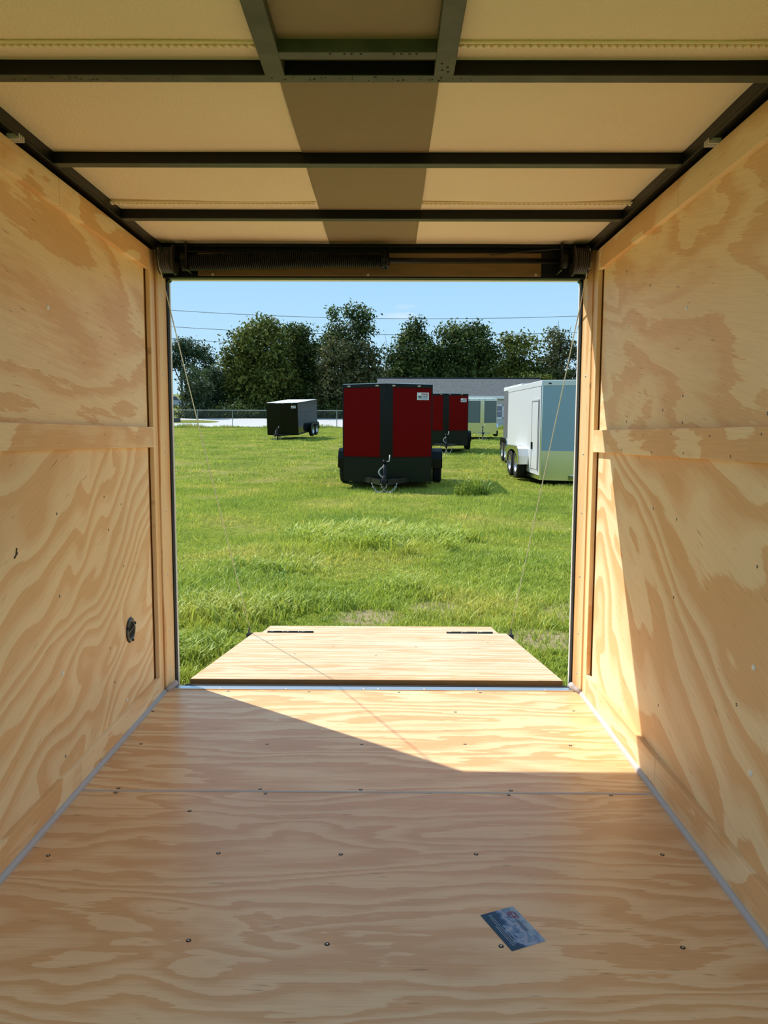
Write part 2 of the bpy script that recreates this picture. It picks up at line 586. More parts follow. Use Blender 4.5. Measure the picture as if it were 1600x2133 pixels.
# ------------------------------------------------------------------ interior: side walls
PW = {}
ZB0, ZB1, ZM0, ZM1, ZT0, ZT1 = 0.004, 0.066, 0.840, 0.903, 1.407, 1.473
for side, sg in (('left', -1), ('right', 1)):
    wall = tag(MB().box(sg * 0.735, sg * 0.80, Y0 - .01, 2.62, -0.10, 1.60).build('wall_' + side, M_white), kind='structure')
    MB().box(sg * 0.7342, sg * 0.736, Y0, 2.6, 0, 1.5).build('wall_backing', M_groove_shade, wall)  # shows only in the gaps, its dark tone is painted groove shade
    sd = 2.0 if sg < 0 else 31.0
    if sg < 0:
        mu = plywood('wall_plywood_a', 'Y', 'Z', sd, sx=0.75, sy=3.6, bands=5.5, drift=4.0, jag=0.30, dist=0.5, skew=0.08, con=0.85)
        ml = plywood('wall_plywood_b', 'Y', 'Z', sd + 5, sx=1.7, sy=2.6, bands=11.0, drift=11.0, jag=0.10, dist=0.4, skew=-0.42, con=0.82, det=1.8)
    else:
        mu = plywood('wall_plywood_c', 'Y', 'Z', sd, sx=1.3, sy=3.0, bands=5.5, drift=3.0, jag=0.26, dist=0.8, skew=-0.2, con=0.75, det=3)
        ml = plywood('wall_plywood_d', 'Y', 'Z', sd + 5, sx=1.5, sy=2.3, bands=7.5, drift=6.5, jag=0.09, dist=0.5, skew=-0.38, con=0.95, det=2)
    mt = plywood('batten_plywood_' + side, 'Y', 'Z', sd + 9, sx=2.2, sy=4.0, bands=4.0, drift=2.0, jag=0.18)
    mj = plywood('jamb_plywood_' + side, 'Z', 'Y', sd + 13, sx=0.8, sy=9.0, bands=2.0, drift=14.0, jag=0.1, tint=(0.96, 0.90, 0.80))
    xa, xb = sg * 0.731, sg * 0.7341      # panel face and back
    y0 = Y0
    MB().box(xa, xb, y0, 2.487, 0.8715, ZT1).build('plywood_panel', mu, wall)
    MB().box(xa, xb, y0, 2.487, 0.0, 0.8705).build('plywood_panel', ml, wall)
    xc, xd = sg * WX, sg * 0.7312
    ystop = 2.506
    for a_, b_ in ((y0, 1.8365), (1.8385, ystop)):
        MB().box(xc, xd, a_, b_, ZT0, ZT1).build('top_batten', mt, wall, bevel=0.0012)
        MB().box(xc, xd, a_, b_, ZB0, ZB1 if sg < 0 else 0.083).build('bottom_batten', mt, wall, bevel=0.0012)
    b = MB()
    za, zb_ = (ZM0, ZM1) if sg < 0 else (0.830, 0.898)
    b.slab([(xc, y0, za + (.012 if sg < 0 else .006)), (xc, ystop, za - .001), (xc, ystop, zb_ + .002), (xc, y0, zb_)], (xd - xc, 0, 0))
    b.build('middle_batten', mt, wall, bevel=0.0012)
    MB().box(xc, xd, ystop, 2.553, ZB0, ZT1).build('end_batten', mj, wall, bevel=0.0012)
    MB().slab([(sg * 0.7165, 2.570, 0.0), (sg * 0.7000, 2.628, 0.0), (sg * 0.735, 2.628, 0.0), (sg * 0.735, 2.570, 0.0)], (0, 0, 1.50)).build('corner_board', mj, wall, bevel=0.0012)
    MB().box(sg * 0.7310, sg * 0.735, 2.550, 2.572, 0.0, 1.50).build('corner_backing', M_groove_shade, wall)  # groove shade painted into the backing colour
    # grey quarter-round along the floor
    mb = MB()
    mb.tube([(sg * 0.7175, Y0, 0.0), (sg * 0.7175, 1.2, 0.0), (sg * 0.7175, 1.86, 0.0005), (sg * 0.7175, 2.55, 0.0)], 0.0105, 10)
    mb.build('quarter_round_moulding', M_caulk, wall, smooth=True)
    rot = (0, math.pi / 2 * -sg, 0)
    if sg < 0:
        screws(ME_wht, [(-0.731, y, z) for y, z in [(1.783, 1.169), (1.786, 0.309), (2.226, 0.087)]], wall, rot)
        screws(ME_dark, [(-0.731, y, z) for y, z in [(1.789, 0.694), (2.092, 0.709), (2.223, 0.677), (2.118, 0.615), (2.228, 0.494), (1.787, 0.497), (2.101, 0.281), (2.128, 0.174), (1.786, 0.102)]], wall, rot, .72)
    else:
        screws(ME_wht, [(0.731, y, z) for y, z in [(1.79, 1.172), (2.222, 1.187), (1.392, 1.179), (1.391, 0.453), (1.382, 0.253)]], wall, rot)
        screws(ME_dark, [(0.731, y, z) for y, z in [(1.961, 0.696), (1.799, 0.686), (1.398, 0.642), (1.798, 0.499), (1.87, 0.208), (1.452, 0.36), (1.793, 0.974), (1.79, 0.913), (1.92, 0.946), (2.208, 0.922), (1.389, 0.922), (2.05, 1.273), (2.255, 1.351)]], wall, rot, .72)
        screws(ME_dark, [(0.717, y, z) for y, z in [(1.38, 0.885), (1.6, 0.882), (1.82, 0.886), (2.02, 0.884), (1.5, 0.842), (1.74, 0.843), (1.95, 0.84), (2.2, 0.842)]], wall, rot, .55)
    screws(ME_zinc, [(sg * 0.7088, 2.597, z) for z in (1.34, 1.08, 0.82, 0.62, 0.40, 0.20, 0.06)], wall, Vector((-sg * .058, -.0165, 0)).to_track_quat('Z', 'Y').to_euler(), .9)

# short dark splinter in the left wall veneer
sp_w = bpy.data.objects['wall_left']
MB().bar((-0.7308, 1.575, 0.622), (-0.7308, 1.590, 0.632), 0.003, 0.0025).bar((-0.7308, 1.583, 0.628), (-0.7308, 1.588, 0.642), 0.003, 0.0025).build('wood_splinter', M_hole, sp_w)

# ------------------------------------------------------------------ ceiling
ceil = tag(MB().box(-0.80, 0.80, Y0 - .05, 2.66, 1.555, 1.60).build('ceiling', M_white), kind='structure')
RIBS = [0.935, 1.3605, 1.7795, 2.2125]
edges = [Y0] + RIBS + [2.60]


def liner(x0, x1, ya, yb, sag, z, seed):
    nx, ny = 28, 14
    b = MB()
    for i in range(ny + 1):
        for j in range(nx + 1):
            u, v = j / nx, i / ny
            x, y = x0 + (x1 - x0) * u, ya + (yb - ya) * v
            d = sag * (4 * v * (1 - v)) ** 0.5 * min(1, 6 * (0.72 - abs(x)) + .1)
            d += 0.0016 * math.sin(x * 9 + seed * 2.1 + y * 5) * math.sin(math.pi * v) * (1 + math.sin(x * 4 + seed))
            b.v.append((x, y, z - d))
    for i in range(ny):
        for j in range(nx):
            a = i * (nx + 1) + j
            b.f.append((a, a + nx + 1, a + nx + 2, a + 1))
            b.m.append(0)
    return b


for i in range(len(edges) - 1):
    ya, yb = edges[i], edges[i + 1]
    liner(-0.722, -0.144, ya, yb, 0.005, 1.506, i).build('liner_panel', M_ceil, ceil, smooth=True, recalc=False)
    liner(0.136, 0.722, ya, yb, 0.005, 1.506, i + 9).build('liner_panel', M_ceil, ceil, smooth=True, recalc=False)
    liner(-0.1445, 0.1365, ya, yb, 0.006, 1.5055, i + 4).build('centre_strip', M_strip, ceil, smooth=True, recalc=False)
for k, y in enumerate(RIBS):
    b = MB()
    b.cur = 0
    b.box(-0.70, 0.70, y - 0.0125, y + 0.0125, 1.480, 1.4815)
    b.cur = 1
    b.box(-0.70, 0.70, y - 0.0125, y + 0.0125, 1.4815, 1.516)
    b.build('roof_rib', [M_rib_lit, M_steel], ceil)  # underside painted as lit, sides left black
# roof opening framing: two long rails and a cross piece ahead of the first visible rib
for x in (-0.143, 0.140):
    MB().box(x - .0165, x + .0165, 0.965, 1.349, 1.4795, 1.516).build('vent_frame_rail', M_rib_lit, ceil, bevel=0.001)
MB().box(-0.128, 0.125, 1.271, 1.294, 1.4805, 1.516).build('vent_frame_crosspiece', M_rib_lit, ceil, bevel=0.001)
holes = MB()
for x in (-0.045, -0.022, -0.011, 0.004, 0.056, 0.068, 0.081, 0.092):
    holes.lathe((x, 1.2755, 1.4804), (0, 0, -1), [(0, .0004), (.0022, .0004), (.0022, 0)], 8)
for i in range(60):
    x = R.choice([R.uniform(-.6, -.3), R.uniform(-.1, .25), R.uniform(-.15, .2)])
    holes.lathe((x, 1.360 + R.uniform(-.008, .006), 1.4799), (0, 0, -1), [(0, .0004), (R.uniform(.0008, .0022), .0004), (.0008, 0)], 6)
for dx, dy in ((-.004, -.012), (.004, -.022), (-.006, -.034), (.006, -.006)):
    holes.lathe((0.14 + dx, 1.349 + dy - .01, 1.4794), (0, 0, -1), [(0, .0004), (.0024, .0004), (.0024, 0)], 8)
holes.build('rivet_hole', M_black, ceil)
# roped seams across the liner
for y, nb in ((1.287, 46), (2.122, 62)):
    for x0, x1 in ((-0.715, -0.146), (0.138, 0.715)):
        b = MB()
        b.box(x0, x1, y - .011, y - .007, 1.4975, 1.5015)
        n = int((x1 - x0) / .0125)
        for i in range(n):
            x = x0 + .006 + i * .0125
            b.bar((x - .004, y - .004, 1.4985), (x + .004, y + .006, 1.4985), 0.0085, 0.006)
        b.build('roped_seam', M_ceil, ceil, bevel=0.001)
# side top rails
for n_, sg in ((1, -1), (2, 1)):
    b = MB()
    b.box(sg * 0.697, sg * 0.740, Y0, 2.62, 1.4835, 1.54)
    b.box(sg * 0.697, sg * 0.700, Y0, 2.62, 1.478, 1.4835)
    rail = tag(b.build('trim_%d' % n_, M_steel, bevel=0.001), kind='structure')
    c = MB()
    for k in range(3):
        c.box(sg * 0.6965, sg * 0.7225, 1.603 + k * .009 - (0 if sg < 0 else -.018), 1.609 + k * .009 - (0 if sg < 0 else -.018), 1.4725, 1.4832)
    c.build('stapled_clip', M_caulk, rail)

# ------------------------------------------------------------------ rear doorway
door = tag(MB().box(-0.735, 0.735, 2.603, 2.64, 1.400, 1.555).build('door_1', M_steel, bevel=0.002), kind='structure')
MB().box(-0.735, 0.735, 2.575, 2.604, 1.494, 1.555).build('header_beam', M_steel, door, bevel=0.002)
MB().box(-0.584, 0.552, 2.597, 2.6035, 1.4055, 1.4795).build('header_panel', M_lauan, door, bevel=0.001)
screws(ME_zinc, [(x, 2.597, 1.4105) for x in (-0.535, -0.02, 0.535)], door, (math.pi / 2, 0, 0), 1.1)
for sg in (-1, 1):
    MB().box(sg * 0.6965, sg * 0.735, 2.628, 2.651, 0.0, 1.405).build('black_seal', M_rubber, door)
    MB().box(sg * 0.6935, sg * 0.800, 2.651, 2.664, -0.12, 1.60).build('corner_trim', M_white, door, bevel=0.002)
MB().box(-0.6935, 0.6935, 2.640, 2.664, 1.400, 1.60).build('head_trim', M_white, door, bevel=0.002)
# corner rounding of the frame
for sg in (-1, 1):
    MB().slab([(sg * .698, 2.63, 1.401), (sg * .686, 2.63, 1.401), (sg * .698, 2.63, 1.388)], (0, .03, 0)).build('corner_gusset', M_steel, door)
b = MB()
b.box(-0.70, 0.70, 2.580, 2.612, 0.0, 0.0035)
sill = b.build('sill_plate', M_alu, door, bevel=0.001)
screws(ME_zinc, [(x, 2.588, 0.0035) for x in (-0.53, -0.30, -0.03, 0.02, 0.18, 0.36, 0.60)], sill, (0, 0, 0), 1.0)
for sg in (-1, 1):
    MB().tube([(sg * .712, 2.56, 0.003), (sg * .706, 2.578, 0.006), (sg * .694, 2.588, 0.014), (sg * .688, 2.60, 0.02)], 0.0095, 8).build('caulk_bead', M_caulk, door, smooth=True)
# ------------------------------------------------------------------ lowered ramp door
PR = plywood('ramp_plywood', 'X', 'Y', 71.0, sx=0.8, sy=9, bands=5.5, drift=12.0, jag=0.36, tint=(0.745, 0.74, 0.80), det=3)
RAMP0 = Vector((0.0, 2.646, 0.017))
SL = math.atan2(0.150 + 0.017, 3.932 - 2.646)
ramp = thing('ramp_door', 'lowered plywood ramp door with hinged flap, sloping from the trailer floor to the grass', 'ramp', RAMP0, (-SL, 0, 0))
RL = 1.297
MB().box(-0.652, 0.672, 0.0, RL, -0.019, 0.0).build('ramp_deck', PR, ramp, bevel=0.0015)
MB().box(-0.650, 0.670, 0.006, RL, -0.055, -0.020).build('ramp_frame', M_lauan, ramp)
MB().box(-0.652, 0.672, -0.0012, 0.0, -0.019, -0.0012).build('deck_edge', M_lauan, ramp)
MB().box(-0.665, 0.685, -0.030, -0.004, -0.06, -0.017).build('edge_seal', M_rubber, ramp)
MB().box(-0.612, 0.632, RL + .004, RL + .30, -0.016, -0.001).build('ramp_flap', PR, ramp, bevel=0.0015)
for x0 in (-0.583, 0.357):
    h = MB()
    for k in range(3):
        h.tube([(x0 + k * .082 + .002, RL + .001, 0.003), (x0 + (k + 1) * .082 - .002, RL + .001, 0.003)], 0.0055, 8)
    ho = h.build('flap_hinge', M_plastic, ramp, smooth=True)
    MB().box(x0 + .002, x0 + .243, RL - .016, RL + .018, -0.0005, 0.0012).build('hinge_leaf', M_plastic, ho)
for sx_ in (-0.665, 0.685):
    br = MB().box(sx_ - .012, sx_ + .012, RL - .085, RL - .045, -0.02, 0.004)
    br.slab([(sx_ - .003, RL - .09, 0.0), (sx_ - .003, RL - .04, 0.0), (sx_ - .003, RL - .065, 0.035)], (.006, 0, 0))
    br.build('cable_bracket', M_plastic, ramp)
screws(ME_dark, [(x, y, 0.0) for x, y in [(-.51, RL - .30), (-.525, RL - .36), (.51, RL - .29), (.53, RL - .345), (-.2, RL - .5), (.18, RL - .5), (.0, RL - .75), (-.35, RL - .72), (.4, RL - .7)]], ramp)

# lift cables
for sg, lab in ((-1, 'thin lift cable running from the spring drum to the left ramp corner'), (1, 'thin lift cable running from the spring drum to the right ramp corner')):
    top = Vector((sg * 0.688, 2.535, 1.402))
    bot = Vector((-0.665 if sg < 0 else 0.685, 3.876, -0.112))
    pts = [Vector((sg * 0.690, 2.512, 1.475)), Vector((sg * 0.690, 2.506, 1.445)), Vector((sg * 0.689, 2.515, 1.415))]
    pts += [top.lerp(bot, k / 8) - Vector((0, 0, .01 * math.sin(math.pi * k / 8))) for k in range(9)]
    c = MB().tube(pts, 0.0019, 6).build('lift_cable', M_cable, smooth=True)
    tag(c, lab, 'cable', 'lift cables of the ramp')
    MB().tube([Vector((sg * 0.697, 2.52, 1.435)), Vector((sg * 0.694, 2.524, 1.418)), top], 0.0026, 6).build('crimped_end', M_cable, c, smooth=True)

# counterbalance spring under the header
spr = thing('torsion_spring', 'black coil spring on a steel shaft under the rear header', 'spring', (0, 2.55, 1.44))
hx = []
n_t, per = 104, 14
for i in range(n_t * per + 1):
    u = i / (n_t * per)
    a = 2 * math.pi * i / per
    rr = 0.0225 + 0.002 * math.sin(u * 5)
    hx.append((-0.625 + 0.66 * u, rr * math.cos(a), rr * math.sin(a) + 0.003 - .008 * (1 - u) ** 2 + .004 * math.sin(u * 3)))
MB().tube(hx, 0.0029, 6).build('coil', M_steel, spr, smooth=True)
MB().tube([(-0.70, 0, 0.005), (0.70, 0, 0.005)], 0.009, 12).build('shaft', M_steel, spr, smooth=True)
MB().tube([(-.62, 0, .003), (.03, 0, .003)], 0.0175, 12).build('inner_sleeve', M_black, spr, smooth=True)
b = MB()
b.lathe((0.036, 0, 0.005), (1, 0, 0), [(0.010, -.012), (0.029, -.010), (0.030, 0.0), (0.026, .004), (0.026, .012), (0.012, .016), (0.010, .016)], 14)
for k in range(7):
    a = 2 * math.pi * k / 7
    b.box(0.028, 0.042, .024 * math.cos(a) - .006, .024 * math.cos(a) + .006, .005 + .024 * math.sin(a) - .006, .005 + .024 * math.sin(a) + .006)
b.build('winding_cone', M_steel, spr)
for sg in (-1, 1):
    prof = [(0.012, -.026), (0.048, -.026), (0.048, -.021), (0.041, -.020)]
    for k in range(6):
        prof += [(0.0415, -.018 + k * .006), (0.0395, -.015 + k * .006)]
    prof += [(0.041, .018), (0.047, .019), (0.047, .024), (0.012, .024)]
    MB().lathe((sg * 0.668, 0, 0.005), (1, 0, 0), prof, 28).build('cable_drum', M_plastic, spr, smooth=False)
    br = MB().box(sg * .60, sg * .606, -.03, .05, -.03, .055)
    br.lathe((sg * .612, 0, .005), (1, 0, 0), [(.010, -.012), (.024, -.012), (.024, .012), (.010, .012)], 12)
    br.build('bearing_bracket', M_steel, spr)
MB().tube([(-.60, -.01, .03), (-.50, .02, .034)], .0016, 5).build('set_wire', M_plastic, spr)
MB().tube([(.38, .03, .03), (.52, .0, .036), (.60, -.01, .04)], .0016, 5).build('set_wire', M_plastic, spr)

# round flow-through vent in the left wall
vent = thing('wall_vent', 'small round black vent in the left plywood wall', 'vent', (-0.731, 2.269, 0.291))
MB().lathe((0, 0, 0), (1, 0, 0), [(0.024, -.004), (0.024, .002), (0.029, .005), (0.034, .005), (0.039, .001), (0.039, -.002)], 32).build('flange', M_plastic, vent, smooth=True)
MB().lathe((0, 0, 0), (1, 0, 0), [(0.0, .0006), (0.0245, .0006), (0.0245, .0)], 24).build('duct_plate', M_black, vent)
MB().bar((.002, -.024, -.004), (.002, .024, .004), .003, .004, (1, 0, 0)).build('cross_bar', M_plastic, vent)
for a in (math.radians(25), math.radians(160), math.radians(285)):
    b = MB().lathe((.0045, .0345 * math.cos(a), .0345 * math.sin(a)), (1, 0, 0), [(0, .003), (.004, .0025), (.0045, 0)], 8)
    b.build('vent_screw', M_black, vent)


def text_mesh(body, size, mat, name, parent, depth=0.0006, align='LEFT', shear=0.0):
    cu = bpy.data.curves.new(name, 'FONT')
    cu.body = body
    cu.size = size
    cu.extrude = depth
    cu.align_x = align
    cu.shear = shear
    cu.offset = size * 0.012
    tmp = bpy.data.objects.new(name, cu)
    COL.objects.link(tmp)
    dg = bpy.context.evaluated_depsgraph_get()
    me = bpy.data.meshes.new_from_object(tmp.evaluated_get(dg))
    bpy.data.objects.remove(tmp)
    me.materials.clear()
    me.materials.append(mat)
    o = bpy.data.objects.new(name, me)
    COL.objects.link(o)
    o.parent = parent
    return o


# business card on the floor
CX = (Vector((0.330, 1.260, 0)) - Vector((0.288, 1.358, 0)))
ang = math.atan2(CX.y, CX.x)
card = thing('business_card', 'blue printed card with cloudy sky picture lying on the plywood floor', 'card', (0.2765, 1.2960, 0.0008), (0, 0, ang))
cm = bpy.data.materials.new('card_print')
cm.use_nodes = True
t = cm.node_tree
tc = t.nodes.new('ShaderNodeTexCoord')
sp = t.nodes.new('ShaderNodeSeparateXYZ')
t.links.new(tc.outputs['Object'], sp.inputs[0])
nz = t.nodes.new('ShaderNodeTexNoise')
nz.inputs['Scale'].default_value = 38
nz.inputs['Detail'].default_value = 6
t.links.new(tc.outputs['Object'], nz.inputs['Vector'])
ma = t.nodes.new('ShaderNodeMath')
ma.operation = 'MULTIPLY_ADD'
t.links.new(sp.outputs['Y'], ma.inputs[0])
ma.inputs[1].default_value = 11.0
ma.inputs[2].default_value = 0.12
mc = t.nodes.new('ShaderNodeMath')
mc.operation = 'ADD'
t.links.new(ma.outputs[0], mc.inputs[0])
t.links.new(nz.outputs['Fac'], mc.inputs[1])
rp = t.nodes.new('ShaderNodeValToRGB')
el = rp.color_ramp.elements
el[0].position, el[0].color = 0.38, (0.010, 0.055, 0.13, 1)
el[1].position, el[1].color = 1.0, (0.36, 0.46, 0.60, 1)
for p, c in ((0.50, (0.018, 0.075, 0.19, 1)), (0.60, (0.15, 0.27, 0.50, 1)), (0.70, (0.38, 0.41, 0.56, 1)), (0.80, (0.12, 0.25, 0.44, 1))):
    x = el.new(p)
    x.color = c
t.links.new(mc.outputs[0], rp.inputs[0])
t.links.new(rp.outputs[0], t.nodes['Principled BSDF'].inputs['Base Color'])
t.nodes['Principled BSDF'].inputs['Roughness'].default_value = 0.45
t.nodes['Principled BSDF'].inputs['Specular IOR Level'].default_value = 0.25
M_wine = pbr('wine_print', (0.17, 0.03, 0.10), 0.4)
M_pale = pbr('pale_print', (0.45, 0.56, 0.66), 0.4)
HL, HW = 0.0533, 0.0350
MB().box(-HL, HL, -HW, HW, -0.0006, 0.0).build('card_stock', cm, card)
lg = text_mesh('ST', 0.021, M_wine, 'card_emblem', card, 0.0001)
lg.location = (-HL + .012, .0125, 0.0002)
b = MB().box(-HL + .008, -HL + .036, .0185, .0205, 0.0001, 0.0003)
b.lathe((-HL + .0215, .0195, 0.0001), (0, 0, 1), [(.0072, 0), (.0072, .0003), (.009, .0003), (.009, 0)], 20)
b.build('emblem_ring', M_wine, card)
b = MB()
x = -HL + .040
while x < .018:
    w = R.uniform(.0012, .0024)
    b.box(x, x + w, .0195, .0215, .0001, .0003)
    b.box(x, x + w * .9, .0165, .0182, .0001, .0003)
    x += w + .0007
tag(b.build('printed_line', pbr('navy_print', (0.06, 0.07, 0.15), 0.4), card), kind='stuff')
b = MB()
b.box(.019, .038, .0182, .0188, .0001, .0003)
for yy, x0, x1 in ((-.0185, -.040, .040), (-.0225, -.040, .044), (-.0262, -.015, .044), (-.0125, -.012, .030)):
    x = x0
    while x < x1:
        w = R.uniform(.001, .004)
        b.box(x, min(x1, x + w), yy, yy + .0009, .0001, .0003)
        x += w + .0006
b.slab([(-.046, -.020, .0001), (-.042, -.0165, .0001), (-.0415, -.018, .0001), (-.0452, -.0225, .0001)], (0, 0, .0003))
tag(b.build('small_print', M_pale, card), kind='stuff')

# ------------------------------------------------------------------ cargo trailers on the field
M_red = pbr('red_aluminium', (0.16, 0.001, 0.001), 0.3, 0.0, 0.05)
M_blk = pbr('gloss_black', (0.003, 0.004, 0.003), 0.2, 0.0, 0.18)
M_char = pbr('charcoal_aluminium', (0.115, 0.15, 0.17), 0.25, 0.0, 0.5)
M_dgrey = pbr('dark_grey_aluminium', (0.20, 0.21, 0.23), 0.22, 0.0, 0.5, noise=0.25, nscale=4, stretch=(1, 6, 0.1))
M_wht = pbr('white_trailer_skin', (0.66, 0.68, 0.69), 0.3, 0.0, 0.5)
M_tread = pbr('polished_tread_plate', (0.66, 0.69, 0.70), 0.16, 1.0, 0.5, bump=0.05, bscale=90)
M_trdblk = pbr('black_tread_plate', (0.005, 0.008, 0.003), 0.3, 0.0, 0.2, bump=0.1, bscale=90)
M_tyre = pbr('tyre_rubber', (0.014, 0.014, 0.014), 0.75, 0.0, 0.3)
M_rim = pbr('silver_rim', (0.7, 0.7, 0.72), 0.3, 0.8)
M_rimblk = pbr('dark_rim', (0.04, 0.04, 0.045), 0.35, 0.5)
M_chain = pbr('chain_steel', (0.55, 0.55, 0.53), 0.4, 0.3)
M_decal = pbr('decal_white', (0.80, 0.76, 0.78), 0.4)
M_dred = pbr('decal_red', (0.35, 0.01, 0.03), 0.4)
M_dgr = pbr('decal_grey', (0.16, 0.18, 0.26), 0.4)
M_amber = pbr('marker_lens', (0.55, 0.42, 0.30), 0.25)


def wheel(parent, x, y, z, rad, wid, out, rim):
    b = MB()
    w = wid / 2
    b.lathe((x, y, z), (1, 0, 0), [(rad * .60, -w), (rad * .9, -w), (rad * .97, -w * .8), (rad, -w * .5), (rad, w * .5), (rad * .97, w * .8), (rad * .9, w), (rad * .60, w)], 28)
    for k in range(28):
        a = 2 * math.pi * k / 28
        b.bar((x - w * .8, y + rad * math.cos(a), z + rad * math.sin(a)), (x + w * .8, y + rad * math.cos(a + .1), z + rad * math.sin(a + .1)), .02, .012, (0, math.cos(a), math.sin(a)))
    o = b.build('wheel', M_tyre, parent)
    s = out
    r = MB()
    r.lathe((x, y, z), (s, 0, 0), [(0, w * .55), (rad * .16, w * .55), (rad * .2, w * .3), (rad * .48, w * .35), (rad * .56, w * .9), (rad * .62, w * .95), (rad * .62, -w * .9)], 24)
    r.build('rim', rim, o, smooth=False)
    h = MB().lathe((x, y, z), (s, 0, 0), [(0, w * .8), (rad * .10, w * .75), (rad * .12, w * .5)], 12)
    for k in range(5):
        a = 2 * math.pi * k / 5
        h.lathe((x, y + rad * .26 * math.cos(a), z + rad * .26 * math.sin(a)), (s, 0, 0), [(0, w * .5), (.012, w * .48), (.012, w * .3)], 6)
    h.build('hub', rim, o)
    return o


def cargo_trailer(name, label, loc, rot, W, L, z0, z1, nose, skin, trim, guard, cap, zg, axles, wz=0.33, fender=None, sideskin=None, dec=None, door=False, rim=None, cap_h=.075, post=.12, bows=True):
    t = thing(name, label, 'trailer', loc, rot)
    h = W / 2
    fender = fender or trim
    sideskin = sideskin or skin
    A = {-1: (Vector((-h, 0, 0)), Vector((0, -nose, 0))), 1: (Vector((h, 0, 0)), Vector((0, -nose, 0)))}

    def on(s, u, out=0.0, z=0.0):
        c, a = A[s]
        p = c.lerp(a, u)
        d = (a - c).normalized()
        n = Vector((d.y, -d.x, 0)) * (1 if s < 0 else -1)
        if n.y > 0:
            n = -n
        return p + n * out + Vector((0, 0, z)), n
    # closed core so nothing shows through
    up = 1 - post / 2 / math.hypot(h, nose) * 1.02
    c = MB()
    c.slab([(-h + .02, 0.01, z0 + .02), (0, -nose + .025, z0 + .02), (h - .02, 0.01, z0 + .02), (h - .02, L - .02, z0 + .02), (-h + .02, L - .02, z0 + .02)], (0, 0, z1 - z0 - .04))
    c.build('body_core', M_black, t)
    for s in (-1, 1):
        b = MB()
        p0, n = on(s, 0.012, 0.004, zg)
        p1, _ = on(s, up, 0.004, zg)
        p2, _ = on(s, up, 0.004, z1 - cap_h)
        p3, _ = on(s, 0.012, 0.004, z1 - cap_h)
        b.slab([p0, p1, p2, p3], -n * .02)
        b.build('front_panel', skin, t)
        b = MB()
        p0, n = on(s, 0.0, 0.008, z0)
        p1, _ = on(s, 1.0, 0.008, z0)
        p2, _ = on(s, 1.0, 0.008, zg)
        p3, _ = on(s, 0.0, 0.008, zg)
        b.slab([p0, p1, p2, p3], -n * .02)
        g = b.build('stone_guard', guard, t)
        # bead along the top of the guard
        p2, n = on(s, up, 0.010, zg)
        p3, _ = on(s, 0.0, 0.010, zg)
        MB().bar(p3, p2, .012, .022).build('guard_bead', trim, g)
        # front face of the cap rail
        p0, n = on(s, -0.005, 0.014, z1 - cap_h)
        p1, _ = on(s, 1.0, 0.014, z1 - cap_h)
        p2, _ = on(s, 1.0, 0.014, z1)
        p3, _ = on(s, -0.005, 0.014, z1)
        MB().slab([p0, p1, p2, p3], -n * .03).build('cap_rail', cap, t, bevel=.004)
        # corner post with its rivets
        b = MB().box(s * h - .014 if s > 0 else -h - .010, s * h + .010 if s > 0 else -h + .014, -0.012, 0.055, z0, z1 - cap_h * .5)
        k = z0 + .05
        while k < z1 - cap_h:
            b.box(s * (h + .010), s * (h + .013), .015, .030, k, k + .018)
            b.box(s * h - .006, s * h + .006, -.0155, -.012, k, k + .018)
            k += .06
        b.build('corner_post', trim, t)
        # sides
        MB().box(s * (h - .012), s * (h + .004), 0.055, L, z0 + .10, z1 - cap_h).build('side_panel', sideskin, t)
        MB().box(s * (h - .02), s * (h + .012), 0.0, L, z1 - cap_h, z1).build('side_cap_rail', cap, t, bevel=.004)
        MB().box(s * (h - .02), s * (h + .014), 0.02, L, z0, z0 + .10).build('bottom_rail', trim if trim is not M_blk else M_steel, t, bevel=.004)
        # fender over the wheels
        ya, yb = axles[0] - .46, axles[-1] + .46
        zf = z0 + .46 if False else wz * 2 - (0) + .10
        zf = wz + .36 + .07
        b = MB()
        prof = [(ya, zf - .42), (ya, zf - .22), (ya + .10, zf - .06), (ya + .22, zf), (yb - .22, zf), (yb - .10, zf - .06), (yb, zf - .22), (yb, zf - .42)]
        for i in range(len(prof) - 1):
            (a0, b0), (a1, b1) = prof[i], prof[i + 1]
            b.slab([(s * (h + .004), a0, b0), (s * (h + .004), a1, b1), (s * (h + .245), a1, b1), (s * (h + .245), a0, b0)], (0, 0.0, -.012) if abs(b1 - b0) < .1 else (0, .012, 0))
        # outer skirt with wheel cut-out
        out = s * (h + .245)
        cut = [(yb - .13, zf - .42)]
        nseg = 10
        for i in range(nseg + 1):
            a = math.pi * i / nseg
            mid = (ya + yb) / 2
            cut.append((mid + ((yb - ya) / 2 - .13) * math.cos(a), zf - .42 + .33 * math.sin(a) ** .7))
        cut.append((ya + .13, zf - .42))
        ring = [(ya, zf - .42), (ya, zf - .22), (ya + .10, zf - .06), (ya + .22, zf), (yb - .22, zf), (yb - .10, zf - .06), (yb, zf - .22), (yb, zf - .42)]
        b.slab([(out, y, z) for y, z in ring + cut], (-s * .012, 0, 0))
        b.build('fender', fender, t)
        for ay in axles:
            wheel(t, s * (h + .13), ay, wz, .335, .20, s, rim or M_rim)
    # nose post
    b = MB()
    pts = []
    for s in (-1, 1):
        p, n = on(s, up - .004, .010, 0)
        pts.append(p)
    ap = Vector((0, -nose - .016, 0))
    b.slab([pts[0] + Vector((0, 0, zg if guard is not trim else z0 + .01)), ap + Vector((0, 0, zg if guard is not trim else z0 + .01)), ap + Vector((0, 0, z1 - cap_h)), pts[0] + Vector((0, 0, z1 - cap_h))], (0, .02, 0))
